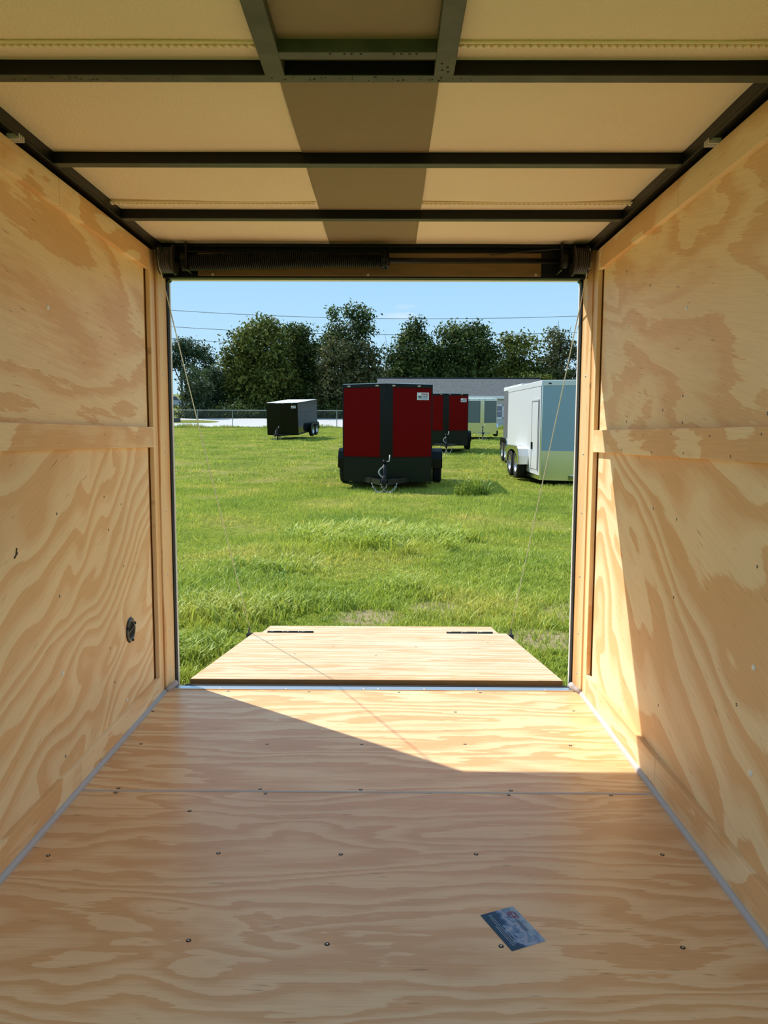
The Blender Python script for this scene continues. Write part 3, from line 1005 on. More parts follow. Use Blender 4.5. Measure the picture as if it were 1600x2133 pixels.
    b.slab([pts[1] + Vector((0, 0, zg if guard is not trim else z0 + .01)), ap + Vector((0, 0, zg if guard is not trim else z0 + .01)), ap + Vector((0, 0, z1 - cap_h)), pts[1] + Vector((0, 0, z1 - cap_h))], (0, .02, 0))
    for s, p in ((-1, pts[0]), (1, pts[1])):
        k = zg + .04
        while k < z1 - cap_h - .03:
            b.box(p.x - .008, p.x + .008, p.y - .006, p.y + .004, k, k + .02)
            k += .07
    b.build('nose_post', trim, t)
    MB().slab([(-h, 0, z1 - .02), (0, -nose, z1 - .02), (h, 0, z1 - .02), (h, L, z1 - .02), (-h, L, z1 - .02)], (0, 0, .03)).build('roof_panel', M_white, t)
    MB().box(-h, h, L - .01, L + .03, z0, z1).build('rear_door', skin, t)
    # marker lights on the cap rail
    for s, u in ((-1, .15), (-1, .8), (1, .3), (1, .85)):
        p, n = on(s, u, .018, z1 - cap_h * .55)
        MB().box(p.x - .03, p.x + .03, p.y - .012, p.y + .012, p.z - .014, p.z + .014).build('marker_light', M_amber if trim is M_blk else M_black, t, bevel=.004)
    # tongue
    ty = -nose - .95
    zt = z0 + .06
    b = MB()
    for s in (-1, 1):
        b.bar((s * .52, -.05, zt), (s * .05, ty + .18, zt), .06, .10)
    b.bar((-.30, -nose - .22, zt), (.30, -nose - .22, zt), .06, .09)
    b.build('tongue_frame', trim if trim is not M_blk else M_steel, t)
    b = MB()
    b.bar((0, ty + .28, zt + .045), (0, ty, zt + .045), .075, .075)
    b.lathe((0, ty, zt + .035), (0, 0, 1), [(0, .06), (.04, .05), (.055, .01), (.055, -.05), (.0, -.05)], 12)
    b.bar((0, ty + .12, zt + .09), (0, ty + .22, zt + .13), .025, .02)
    b.build('coupler', M_steel, t)
    jk = MB()
    jy = ty + .40
    jk.tube([(0, jy, zt - .25), (0, jy, zt + .36)], .03, 12)
    jk.tube([(0, jy, zt + .36), (0, jy, zt + .42)], .04, 12)
    jo = jk.build('tongue_jack', M_steel, t, smooth=True)
    MB().tube([(.0, jy, zt + .39), (.09, jy - .02, zt + .40), (.10, jy - .02, zt + .52)], .010, 8).build('crank_handle', M_chain, jo, smooth=True)
    foot = gz(loc[0], loc[1] + jy) - loc[2]
    MB().tube([(0, jy, foot + .03), (0, jy, zt - .2)], .022, 10).lathe((0, jy, foot), (0, 0, 1), [(0, 0), (.09, 0), (.09, .015), (.03, .04)], 12).build('jack_foot', M_steel, jo)
    # coiled wiring and safety chains
    cw = MB()
    hp = []
    for i in range(60):
        a = i / 59
        hp.append((-.02 - .09 * math.sin(a * math.pi) + .012 * math.cos(i * 1.3), jy - .05, zt + .30 - .22 * a + .012 * math.sin(i * 1.3)))
    cw.tube(hp, .006, 5)
    cw.build('trailer_plug_cable', M_chain, t)
    for s in (-1, 1):
        ch = MB()
        nl = 17
        pth = []
        for i in range(nl + 1):
            u = i / nl
            x = s * .24 - s * .30 * u
            z = zt - .03 - (zt - .03 - foot - .06) * (math.sin(math.pi * min(1, u * 1.02)) ** .75)
            pth.append(Vector((x, ty + .30 - .16 * u, z)))
        for i in range(nl):
            a, bb = pth[i], pth[i + 1]
            d = (bb - a)
            m_ = (a + bb) / 2
            dn = d.normalized()
            sd_ = dn.cross(Vector((0, 1, 0))).normalized() if i % 2 else Vector((0, 1, 0))
            lk = [m_ + dn * (d.length * .66) * math.cos(q) + sd_ * .016 * math.sin(q) for q in [2 * math.pi * k / 8 for k in range(8)]]
            ch.tube(lk, .0055, 5, closed=True)
        ch.build('safety_chain', M_chain, t)
    if dec:
        s = 1
        p0, n = on(1, dec[0], .010, dec[2])
        p1, _ = on(1, dec[1], .010, dec[2])
        d = (p0 - p1).normalized()
        w = (p0 - p1).length
        hh = dec[3]
        sg = MB().slab([p1, p0, p0 + Vector((0, 0, hh)), p1 + Vector((0, 0, hh))], n * .003).build('dealer_decal', M_decal, t)

        def q(u0, u1, v0, v1):
            o_ = n * .0032
            return [p1 + d * w * u0 + Vector((0, 0, hh * v0)) + o_, p1 + d * w * u1 + Vector((0, 0, hh * v0)) + o_, p1 + d * w * u1 + Vector((0, 0, hh * v1)) + o_, p1 + d * w * u0 + Vector((0, 0, hh * v1)) + o_]
        b = MB()
        b.slab(q(.05, .48, .46, .52), n * .001)
        for uc in (.16, .32):
            c0 = p1 + d * w * uc + Vector((0, 0, hh * .36)) + n * .0032
            b.slab([c0 + d * (w * .055 * math.cos(k * math.pi / 5)) + Vector((0, 0, hh * .13 * math.sin(k * math.pi / 5))) for k in range(10)], n * .001)
        b.slab(q(.14, .30, .52, .58), n * .001)
        b.build('decal_drawing', M_black, sg)
        b = MB()
        for v0, v1, u0, u1 in ((.40, .56, .48, .92), (.26, .36, .44, .92), (.10, .20, .12, .90)):
            u = u0
            while u < u1:
                ww = R.uniform(.03, .07)
                b.slab(q(u, min(u1, u + ww), v0, v1), n * .001)
                u += ww + .014
        b.build('decal_small_print', M_dgr, sg)
        tm = text_mesh('KINEMA', hh * .42, M_dred, 'decal_wordmark', sg, .0006)
        tp = p1 + d * w * .36 + Vector((0, 0, hh * .63)) + n * .0045
        sx = w * .60 / max(1e-3, max(v.co.x for v in tm.data.vertices))
        tm.data.transform(Matrix(((d.x * sx, 0, n.x, tp.x), (d.y * sx, 0, n.y, tp.y), (0, 1, 0, tp.z), (0, 0, 0, 1))))
    if door:
        s = -1
        x = -h - .004
        y0d, y1d, z0d, z1d = door
        d_ = MB().box(x - .012, x, y0d, y1d, z0d, z1d).build('side_door', sideskin, t, bevel=.004)
        b = MB()
        b.box(x - .020, x, y0d - .035, y0d, z0d - .03, z1d + .03)
        b.box(x - .020, x, y1d, y1d + .035, z0d - .03, z1d + .03)
        b.box(x - .024, x, y0d, y1d, z1d, z1d + .035)
        b.build('door_frame', M_caulk, t)
        MB().box(x - .045, x - .012, y1d - .12, y1d - .06, (z0d + z1d) / 2 - .32, (z0d + z1d) / 2 - .16).build('door_latch', M_steel, d_, bevel=.006)
        MB().box(x - .026, x - .005, y0d - .012, y0d + .008, z0d, z1d).build('door_hinge', M_steel, d_)
    if bows:
        pass
    return t


# nearest: red over black
g1 = gz(0, 17.3)
T1 = cargo_trailer('cargo_trailer', 'red and black cargo trailer standing nearest on the grass, dead ahead', (0.028, 15.8, g1), (math.radians(0.9), 0, math.radians(-2.8)), 1.82, 3.1,
                   -0.055 - g1, 1.915 - g1, 0.45, M_red, M_blk, M_trdblk, M_blk, 0.445 - g1, [1.62], wz=.335, rim=M_rimblk, fender=M_blk, dec=(.08, .34, 1.60 - g1, .15), post=.26)
g2 = gz(2.3, 32.5)
T2 = cargo_trailer('cargo_trailer', 'red and black cargo trailer half hidden behind the nearest red one', (2.30, 30.5, g2), (math.radians(1.6), 0, math.radians(-2.0)), 1.76, 3.6,
                   0.50 - g2, 2.53 - g2, 0.45, M_red, M_blk, M_trdblk, M_blk, 1.085 - g2, [1.8, 2.55], rim=M_rimblk, fender=M_blk, dec=(.08, .34, 2.20 - g2, .15), post=.24)
g3 = gz(5.4, 46)
T3 = cargo_trailer('cargo_trailer', 'charcoal cargo trailer with polished nose trim, farthest, before the house', (5.36, 44.0, g3), (math.radians(3.2), 0, math.radians(-3)), 1.68, 3.6,
                   1.0 - g3, 3.0 - g3, 0.45, M_char, M_tread, M_tread, M_white, 1.62 - g3, [1.8, 2.55], fender=M_tread, cap_h=.13, post=.22)
g4 = gz(4.9, 24.5)
T4 = cargo_trailer('cargo_trailer', 'dark grey cargo trailer with silver fender, tucked behind the white one', (4.90, 22.7, g4), (math.radians(1.8), 0, math.radians(-1)), 1.9, 3.9,
                   0.36 - g4, 2.40 - g4, 0.45, M_dgrey, M_tread, M_tread, M_white, 0.95 - g4, [1.7, 2.45], fender=M_tread, cap_h=.12)
g5 = gz(4.4, 19)
T5 = cargo_trailer('cargo_trailer', 'white cargo trailer with side door and tread plate nose beside the right door post', (4.41, 16.8, g5), (math.radians(1.2), 0, math.radians(1.0)), 2.08, 4.2,
                   -0.075 - g5, 2.075 - g5, 0.40, pbr('grey_blue_front', (0.27, 0.385, 0.46), 0.3), M_tread, M_tread, M_wht, 0.555 - g5, [1.75, 2.55], fender=M_tread, sideskin=M_wht, cap_h=.11, door=(.22, .92, .28, 1.80))
g6 = gz(-5.6, 45)
T6 = cargo_trailer('cargo_trailer', 'black cargo trailer with pale roof standing alone near the fence', (-5.85, 43.0, g6 + .02), (math.radians(5.4), 0, math.radians(-11.5)), 1.80, 3.7,
                   0.875 - g6, 2.66 - g6, 0.35, M_blk, M_blk, M_blk, M_blk, 1.2 - g6, [2.1, 2.85], wz=.24, rim=M_rim, fender=M_blk, sideskin=pbr('mirror_black', (0.01, 0.012, 0.014), 0.06, 0.0, 0.9), dec=(.1, .36, 2.36 - g6, .14), post=.22, cap_h=.05)

# ------------------------------------------------------------------ road, fence, house, car
M_road = pbr('pale_concrete', (0.55, 0.54, 0.53), 0.8, 0.0, 0.2, noise=0.08, nscale=1.5)


def patch(name, pts, mat, lift):
    b = MB()
    b.poly([(x, y, gz(x, y) + lift) for x, y in pts])
    return b


b = MB()
rx = np.linspace(-60, 40, 60)
ry = np.linspace(60.6, 77.5, 14)
for i in range(len(ry)):
    for x in rx:
        b.v.append((x, ry[i], gz(x, ry[i]) + 0.035))
for i in range(len(ry) - 1):
    for j in range(len(rx) - 1):
        a = i * len(rx) + j
        b.f.append((a, a + 1, a + len(rx) + 1, a + len(rx)))
        b.m.append(0)
tag(b.build('road', M_road, recalc=False), kind='structure')
isl = MB()
N_ = 40
cen = (-23.5, 69.5)
rim_ = []
for k in range(N_):
    a = 2 * math.pi * k / N_
    x, y = cen[0] + 8.2 * math.cos(a), cen[1] + 3.3 * math.copysign(abs(math.sin(a)) ** .8, math.sin(a))
    rim_.append((x, y))
for f_, lf in ((1.0, .04), (0.93, .09), (0.5, .10), (0.02, .10)):
    for x, y in rim_:
        xx, yy = cen[0] + (x - cen[0]) * f_, cen[1] + (y - cen[1]) * f_
        isl.v.append((xx, yy, gz(xx, yy) + lf))
for r_ in range(3):
    for k in range(N_):
        l = (k + 1) % N_
        isl.f.append((r_ * N_ + k, r_ * N_ + l, (r_ + 1) * N_ + l, (r_ + 1) * N_ + k))
        isl.m.append(0)
tag(isl.build('lawn', M_ground, recalc=False, smooth=True), kind='structure')
bx = thing('utility_box', 'low dark green box on the grass strip beyond the fence', 'box', (-18.72, 67.6, gz(-18.72, 67.6) + .09))
MB().box(-.42, .42, -.25, .25, 0, .30).build('box_body', pbr('dark_green_paint', (0.012, 0.03, 0.025), 0.5), bx, bevel=.02)
MB().box(-.45, .45, -.28, .28, .29, .34).build('box_lid', pbr('dark_green_lid', (0.02, 0.04, 0.035), 0.4), bx, bevel=.02)

# chain-link fence
M_galv = pbr('galvanised_steel', (0.30, 0.31, 0.31), 0.45, 0.4)
FY, FH = 60.0, 1.36
fence = thing('chain_link_fence', 'low chain link fence with thin posts along the edge of the field', 'fence', (0, FY, gz(0, FY)))
fx0, fx1 = -25.7, 18.0
MB().tube([(fx0, 0, FH), (fx1, 0, FH)], .030, 8).build('top_rail', M_galv, fence)
x = fx0
while x < fx1:
    b = MB().tube([(x, 0, -.1), (x, 0, FH + .04)], .030, 8)
    b.lathe((x, 0, FH + .03), (0, 0, 1), [(.036, 0), (.034, .02), (0, .04)], 8)
    b.build('post', M_galv, fence)
    x += 2.715
mw = []
sp_ = 0.075
n_ = int((fx1 - fx0) / sp_)
r_w = 0.0022
for s in (-1, 1):
    x0_ = fx0 - FH + np.arange(n_ + int(FH / sp_)) * sp_
    a = np.stack([x0_ if s > 0 else x0_ + FH, np.full_like(x0_, 0.02 * s * .1), np.full_like(x0_, .03)], 1)
    c = np.stack([x0_ + FH - .03 if s > 0 else x0_ + .03, np.full_like(x0_, 0.02 * s * .1), np.full_like(x0_, FH)], 1)
    for dx, dy in ((r_w, 0), (0, r_w)):
        off = np.array([dx, dy, 0])
        mw.append(np.stack([a - off, a + off, c + off, c - off], 1).reshape(-1, 3))
mesh_np('chain_link_mesh', np.concatenate(mw), 4, M_galv, fence)['kind'] = 'stuff'

# house behind the fence
M_shing = pbr('grey_shingles', (0.075, 0.08, 0.082), 0.9, 0.0, 0.2, c2=(0.115, 0.12, 0.122), nscale=5, stretch=(1, 1, 3))
M_siding = pbr('pale_siding', (0.50, 0.49, 0.46), 0.7)
hz = gz(6, 64)
house = thing('house', 'long low house with a grey shingle roof beyond the field', 'house', (6.2, 64.0, hz))
hl, hd, ev, rg = 7.15, 5.0, 4.0 - hz, 5.78 - hz
MB().slab([(-hl, -.3, ev), (hl, -.3, ev), (hl, hd * .8, rg), (-hl, hd * .8, rg)], (0, 0, .14)).build('front_roof_slope', M_shing, house)
MB().slab([(-hl, hd * 1.9, ev), (hl, hd * 1.9, ev), (hl, hd * .8, rg), (-hl, hd * .8, rg)], (0, 0, .14)).build('rear_roof_slope', M_shing, house)
MB().bar((-hl - .02, hd * .8, rg + .16), (hl + .02, hd * .8, rg + .16), .26, .06).build('ridge_cap', pbr('dark_ridge', (.05, .05, .055), .8), house)
MB().box(-hl - .02, hl + .02, -.36, -.28, ev - .06, ev + .16).build('fascia_board', pbr('white_fascia', (.72, .72, .70), .5), house)
b = MB().box(-hl + .3, hl - .3, .15, hd * 1.8, -0.6, ev + .05)
for s in (-1, 1):
    b.slab([(s * (hl - .3), .15, ev), (s * (hl - .3), hd * 1.8, ev), (s * (hl - .3), hd * .8, rg)], (-s * .15, 0, 0))
b.build('wall', M_siding, house)
for k in range(9):
    MB().box(-hl + .3, hl - .3, .12, .15, -.3 + k * .28, -.3 + k * .28 + .262).build('siding_board', M_siding, house)
for xx in (-4.6, -1.4, 2.75):
    w_ = MB().box(xx - .55, xx + .55, .08, .13, .75, 1.75).build('window', pbr('house_glass', (.16, .17, .21), .15), house)
    f_ = MB()
    f_.box(xx - .62, xx + .62, .06, .11, 1.72, 1.82).box(xx - .62, xx + .62, .06, .11, .66, .76).box(xx - .62, xx - .55, .06, .11, .66, 1.82).box(xx + .55, xx + .62, .06, .11, .66, 1.82).box(xx - .55, xx + .55, .065, .1, 1.22, 1.27)
    f_.build('window_frame', M_white, w_)
MB().box(3.6, 6.2, .08, .13, .02, 1.95).build('garage_door', pbr('white_garage', (.62, .62, .60), .5), house)
MB().box(-hl, hl, -1.2, .2, -.35, .0).build('concrete_step', pbr('clean_concrete', (.72, .71, .68), .8), house)

# parked car, mostly hidden by the left post
cz = gz(-31, 112)
car = thing('car', 'silver car parked far off behind the left door post', 'car', (-31.7, 112, cz), (0, 0, math.radians(-28)))
M_carp = pbr('silver_blue_paint', (0.34, 0.38, 0.46), 0.25, 0.5)
M_glass = pbr('dark_glass', (0.02, 0.025, 0.04), 0.08)
prof = [(-2.2, .35), (-2.25, .75), (-2.15, 1.0), (-1.9, 1.45), (-1.6, 1.66), (.4, 1.68), (1.1, 1.12), (2.1, .98), (2.25, .7), (2.2, .35)]
MB().slab([(-.88, y, z) for y, z in prof], (1.76, 0, 0)).build('car_body', M_carp, car, bevel=.06)
MB().slab([(-.70, -2.17, 1.02), (.70, -2.17, 1.02), (.60, -1.88, 1.5), (-.60, -1.88, 1.5)], (0, -.03, .012)).build('rear_window', M_glass, car)
for s in (-1, 1):
    MB().slab([(s * .885, -1.7, 1.08), (s * .885, .85, 1.08), (s * .885, .35, 1.58), (s * .885, -1.45, 1.58)], (s * .01, 0, 0)).build('side_window', M_glass, car)
    MB().box(s * .62 - .16, s * .62 + .16, -2.30, -2.2, .78, .98).build('tail_light', pbr('tail_red', (.5, .02, .03), .3), car, bevel=.02)
    for yy in (-1.35, 1.35):
        wheel(car, s * .80, yy, .33, .33, .2, s, M_rim)
MB().box(-.3, .3, -2.29, -2.24, .60, .74).build('number_plate', M_decal, car)
MB().box(-.9, .9, -2.32, -2.1, .36, .58).build('rear_bumper', M_carp, car, bevel=.03)

# overhead wires
M_wire = pbr('grey_wire', (0.10, 0.13, 0.16), 0.6)
WL = [(11.35, 10.72, 11.25, 'highest overhead wire crossing the sky above the trees'), (9.98, 9.38, 9.90, 'middle overhead wire passing behind the treetops'), (9.00, 8.25, 8.75, 'lowest overhead wire meeting the treetops')]
for zl, zm, zr, lab in WL:
    pts = []
    for i in range(61):
        u = i / 60
        x = (-38 + 80 * u) * 1.53
        s = (x / 1.53 - 2.0) / 20.0
        z = zm + (zl - zm if s < 0 else zr - zm) * min(abs(s), 2.2) ** 2 * 1.0
        pts.append((x, 101.0, 0.88 + (z - 0.88) * 1.53))
    o = MB().tube(pts, 0.032, 5).build('overhead_wire', M_wire)
    tag(o, lab, 'wire', 'overhead wires')

# ------------------------------------------------------------------ trees


def leaf_material(name, c0, c1, c2):
    m = bpy.data.materials.new(name)
    m.use_nodes = True
    t = m.node_tree
    N, Lk = t.nodes, t.links
    b = N['Principled BSDF']
    tc = N.new('ShaderNodeTexCoord')
    n = N.new('ShaderNodeTexNoise')
    n.inputs['Scale'].default_value = 0.7
    n.inputs['Detail'].default_value = 4
    Lk.new(tc.outputs['Object'], n.inputs['Vector'])
    at = N.new('ShaderNodeAttribute')
    at.attribute_name = 'tint'
    ad = N.new('ShaderNodeMath')
    ad.operation = 'MULTIPLY_ADD'
    Lk.new(at.outputs['Fac'], ad.inputs[0])
    ad.inputs[1].default_value = 0.5
    Lk.new(n.outputs['Fac'], ad.inputs[2])
    r = N.new('ShaderNodeValToRGB')
    e = r.color_ramp.elements
    e[0].position, e[0].color = 0.45, tuple(c0) + (1,)
    e[1].position, e[1].color = 1.0, tuple(c2) + (1,)
    x = e.new(0.72)
    x.color = tuple(c1) + (1,)
    Lk.new(ad.outputs[0], r.inputs[0])
    Lk.new(r.outputs[0], b.inputs['Base Color'])
    b.inputs['Roughness'].default_value = 0.6
    b.inputs['Specular IOR Level'].default_value = 0.15
    tr = N.new('ShaderNodeBsdfTranslucent')
    Lk.new(r.outputs[0], tr.inputs['Color'])
    ms = N.new('ShaderNodeMixShader')
    ms.inputs[0].default_value = 0.25
    Lk.new(b.outputs[0], ms.inputs[1])
    Lk.new(tr.outputs[0], ms.inputs[2])
    Lk.new(ms.outputs[0], N['Material Output'].inputs[0])
    return m


M_leafs = [leaf_material('dark_leaves', (0.012, 0.028, 0.006), (0.048, 0.075, 0.016), (0.125, 0.16, 0.04)),
           leaf_material('olive_leaves', (0.022, 0.036, 0.006), (0.092, 0.115, 0.018), (0.20, 0.21, 0.045)),
           leaf_material('pine_needles', (0.013, 0.026, 0.012), (0.04, 0.066, 0.03), (0.10, 0.135, 0.06)),
           leaf_material('brownish_leaves', (0.022, 0.03, 0.009), (0.08, 0.09, 0.03), (0.17, 0.165, 0.065))]
M_bark = pbr('bark', (0.055, 0.045, 0.035), 0.9, noise=0.4, nscale=6, stretch=(3, 3, .6))


def leaves(blobs, per_m2, size, clump):
    """leaf quads clustered in clumps over the surfaces of ellipsoid blobs (x, y, z, rx, ry, rz)"""
    out, tn = [], []
    for (bx_, by_, bz_, rx_, ry_, rz_) in blobs:
        area = 4 * math.pi * ((rx_ * rz_ + rx_ * ry_ + ry_ * rz_) / 3)
        nc = max(6, int(area / (clump * clump) * 1.5))
        d = NR.normal(size=(nc, 3))
        d /= np.linalg.norm(d, axis=1)[:, None]
        rad = NR.uniform(0.35, 1.08, nc) ** 0.7
        cc = np.array([bx_, by_, bz_]) + d * rad[:, None] * np.array([rx_, ry_, rz_])
        ct = NR.uniform(0, 1, nc)
        k = max(4, int(per_m2 * 3.2 * clump * clump))
        cid = np.repeat(np.arange(nc), k)
        p = cc[cid] + NR.normal(size=(nc * k, 3)) * clump * np.array([.42, .42, .34])
        n = len(p)
        nrm = NR.normal(size=(n, 3)) + d[cid] * 0.9 + np.array([0, 0, .5])
        nrm /= np.linalg.norm(nrm, axis=1)[:, None]
        ax = np.cross(nrm, NR.normal(size=(n, 3)))
        ax /= np.linalg.norm(ax, axis=1)[:, None]
        bb = np.cross(nrm, ax)
        s = size * .78 * NR.uniform(.6, 1.35, n)[:, None]
        q = np.stack([p - ax * s, p - bb * s * .5 + nrm * s * .12, p + ax * s, p + bb * s * .5 + nrm * s * .12], 1)
        out.append(q.reshape(-1, 3))
        tn.append(np.repeat(np.clip(ct[cid] * .7 + NR.uniform(0, .45, n), 0, 1), 4))
    return np.concatenate(out), np.concatenate(tn)


def tree(x, y, h, label, blobs, mat, per=9.0, size=.24, clump=1.1, trunk=.16, limbs=(), name='tree', group='trees beyond the road'):
    z = gz(x, y)
    t = thing(name, label, 'tree', (x, y, z - .05), (0, 0, 0), group)
    b = MB()
    top = h * .8
    pts = [(0, 0, 0), (.05 * R.uniform(-1, 1) * h * .3, 0, h * .25), (.04 * R.uniform(-1, 1) * h * .4, .1, h * .5), (.03 * R.uniform(-1, 1) * h, 0, top)]
    b.tube(pts, [trunk, trunk * .8, trunk * .55, trunk * .15], 8)
    for (lx, lz, hx_, hz_) in limbs:
        b.tube([(0, 0, hz_), (lx * .5, .1, (lz + hz_) / 2 - .1), (lx, .0, lz)], [trunk * .45, trunk * .3, trunk * .12], 6)
    for (bx_, by_, bz_, rx_, ry_, rz_) in blobs:
        b.tube([(0, 0, max(.3, min(top * .8, bz_ * .55))), (bx_ * .6, by_ * .6, bz_ * .85), (bx_, by_, bz_ + rz_ * .4)], [trunk * .5, trunk * .3, trunk * .1], 6)
    b.build('trunk', M_bark, t, smooth=True)
    co, tn = leaves(blobs, per, size, clump)
    o = mesh_np('crown', co, 4, mat, t, tn)
    o['kind'] = 'stuff'
    return t


def pxx(u, y):
    return .05 + (u - 808.5) / FPX * y


def pxz(v, y):
    return .88 + (905.5 - v) / FPX * y


TY0 = 82.0
def blob(u, v, ru, rv, y, base, dep=None):
    s = y / FPX
    return (pxx(u, y) - base[0], 0.0, pxz(v, y) - base[1], ru * s, (dep or ru * .8) * s, rv * s)


def px_tree(u0, y, label, bl, mat, **kw):
    x = pxx(u0, y)
    base = (x, gz(x, y) - .05)
    blobs = []
    for i, (u, v, ru, rv) in enumerate(bl):
        q = list(blob(u, v, ru, rv, y, base))
        q[1] = R.uniform(-.8, .8)
        blobs.append(tuple(q))
    h = max(b[2] + b[5] for b in blobs)
    return tree(x, y, h, label, blobs, mat, **kw)


px_tree(382, 92, 'flat topped pine standing tallest at the left end of the row', [(372, 730, 26, 14), (392, 722, 28, 9), (400, 738, 22, 10), (360, 755, 20, 14), (385, 760, 25, 14)], M_leafs[2], per=11, size=.2, clump=1.0)
px_tree(432, 94, 'second flat topped pine, just right of the tallest pine', [(432, 732, 16, 8), (425, 745, 20, 9), (440, 752, 16, 10), (430, 775, 16, 14)], M_leafs[2], per=10, size=.2, clump=1.0)
px_tree(395, 78, 'young pine with pale needles low at the left, behind the fence', [(404, 795, 20, 30), (400, 828, 22, 28), (418, 820, 22, 35), (410, 854, 26, 18)], M_leafs[2], per=13, size=.2, clump=.8)
px_tree(452, 82, 'dark narrow pine between young pine and broad leafy tree', [(452, 790, 16, 30), (446, 820, 26, 28), (462, 835, 28, 25), (448, 855, 30, 18)], M_leafs[2], per=13, size=.2, clump=.9)
px_tree(545, 82, 'broad olive green tree with a domed crown, left of centre', [(548, 690, 34, 20), (515, 712, 36, 24), (560, 725, 55, 38), (505, 760, 48, 38), (560, 785, 60, 45), (500, 810, 40, 40), (545, 840, 60, 28)], M_leafs[1], per=11)
px_tree(625, 84, 'leafy tree with a ragged crown beside the olive dome', [(618, 700, 34, 18), (640, 725, 34, 28), (610, 750, 45, 38), (645, 775, 34, 42), (620, 820, 50, 40), (640, 850, 38, 18)], M_leafs[0], per=11)
px_tree(732, 82, 'tallest tree with an open airy top in the middle of the row', [(695, 662, 14, 12), (735, 652, 20, 13), (760, 660, 18, 14), (700, 692, 22, 18), (745, 685, 30, 18), (772, 692, 10, 7), (690, 715, 24, 16), (735, 712, 30, 16)], M_leafs[0], per=9, size=.22, clump=.8)
px_tree(730, 80, 'bushy brown green tree below the tallest airy tree', [(705, 740, 34, 26), (750, 745, 40, 26), (720, 785, 55, 40), (770, 795, 34, 42), (700, 830, 48, 40), (750, 848, 50, 22)], M_leafs[3], per=11)
px_tree(808, 86, 'nearly bare thin tree between two leafy crowns', [(800, 730, 8, 8), (815, 745, 9, 9)], M_leafs[3], per=5, size=.12, clump=.8, trunk=.07, limbs=[(-.9, 8.3, 0, 5), (.8, 8.6, 0, 5.4), (-.4, 9.3, 0, 6), (.4, 9.0, 0, 6.2), (1.2, 7.8, 0, 4.5)])
px_tree(868, 84, 'pointed dark tree right of the bare tree', [(868, 685, 20, 16), (862, 715, 36, 26), (838, 745, 32, 26), (880, 755, 40, 36), (840, 785, 40, 30), (880, 800, 45, 30), (825, 810, 40, 35)], M_leafs[0], per=11)
px_tree(965, 84, 'wide rounded tree with twin domes above the grey roof', [(945, 700, 30, 22), (985, 698, 32, 20), (925, 735, 36, 30), (975, 740, 46, 34), (1010, 735, 22, 24), (945, 780, 50, 30), (1000, 780, 36, 30)], M_leafs[0], per=11)
px_tree(1075, 84, 'medium tree with thin branches right of the wide rounded tree', [(1060, 715, 22, 13), (1085, 722, 26, 20), (1050, 745, 26, 26), (1085, 765, 34, 24), (1055, 785, 34, 20), (1110, 780, 28, 20)], M_leafs[1], per=9)
px_tree(1165, 84, 'vine covered dark tree at the right end with gaps of sky', [(1150, 708, 20, 18), (1165, 735, 30, 22), (1140, 760, 26, 28), (1190, 735, 18, 14), (1150, 790, 34, 20), (1205, 770, 14, 18), (1185, 790, 20, 14)], M_leafs[3], per=9, limbs=[(-.6, 10.4, 0, 6), (.8, 9.8, 0, 6), (1.8, 8.0, 0, 5)])
px_tree(1240, 86, 'dark tree standing mostly behind the right door post', [(1240, 715, 30, 25), (1235, 760, 36, 36), (1260, 790, 40, 30)], M_leafs[0], per=9)
for i, (u, v, ru, rv, lab) in enumerate([(410, 862, 34, 12, 'weedy pale shrub at the foot of the young pine'), (500, 856, 55, 16, 'dark shrub under the olive dome tree'), (600, 858, 55, 14, 'dark shrub under the ragged leafy tree'), (690, 855, 50, 18, 'dark shrub behind the near red trailer'),
                                     (1100, 795, 50, 14, 'light green shrub peeping over the right end of the roof')]):
    px_tree(u, 79 + i * .4, lab, [(u, v, ru, rv), (u - ru * .5, v + 5, ru * .6, rv * .8), (u + ru * .5, v + 4, ru * .6, rv * .8)], M_leafs[(3, 0, 0, 0, 1)[i]], per=11, size=.2, clump=.8, trunk=.06, name='shrub', group='shrubs under the trees')
# deeper wood closing the gaps low down
for i, (u, v, ru, rv, lab) in enumerate([(470, 815, 60, 50, 'shaded tree behind the gap between narrow pine and olive dome'), (590, 810, 70, 50, 'shaded tree behind olive dome and ragged tree'), (675, 815, 60, 48, 'shaded tree behind ragged tree and bushy brown tree'), (800, 800, 60, 34, 'shaded tree behind the bare thin tree'),
                                     (910, 790, 70, 40, 'shaded tree behind pointed tree and twin domes'), (1030, 785, 60, 28, 'shaded tree behind twin domes and medium tree'), (1120, 795, 50, 22, 'shaded tree behind medium tree and vine covered tree')]):
    px_tree(u, 93 + i * .3, lab, [(u, v, ru, rv), (u - ru * .55, v + 12, ru * .6, rv * .8), (u + ru * .55, v + 10, ru * .6, rv * .8)], M_leafs[0], per=10, size=.26, clump=1.3)

# ------------------------------------------------------------------ grass blades


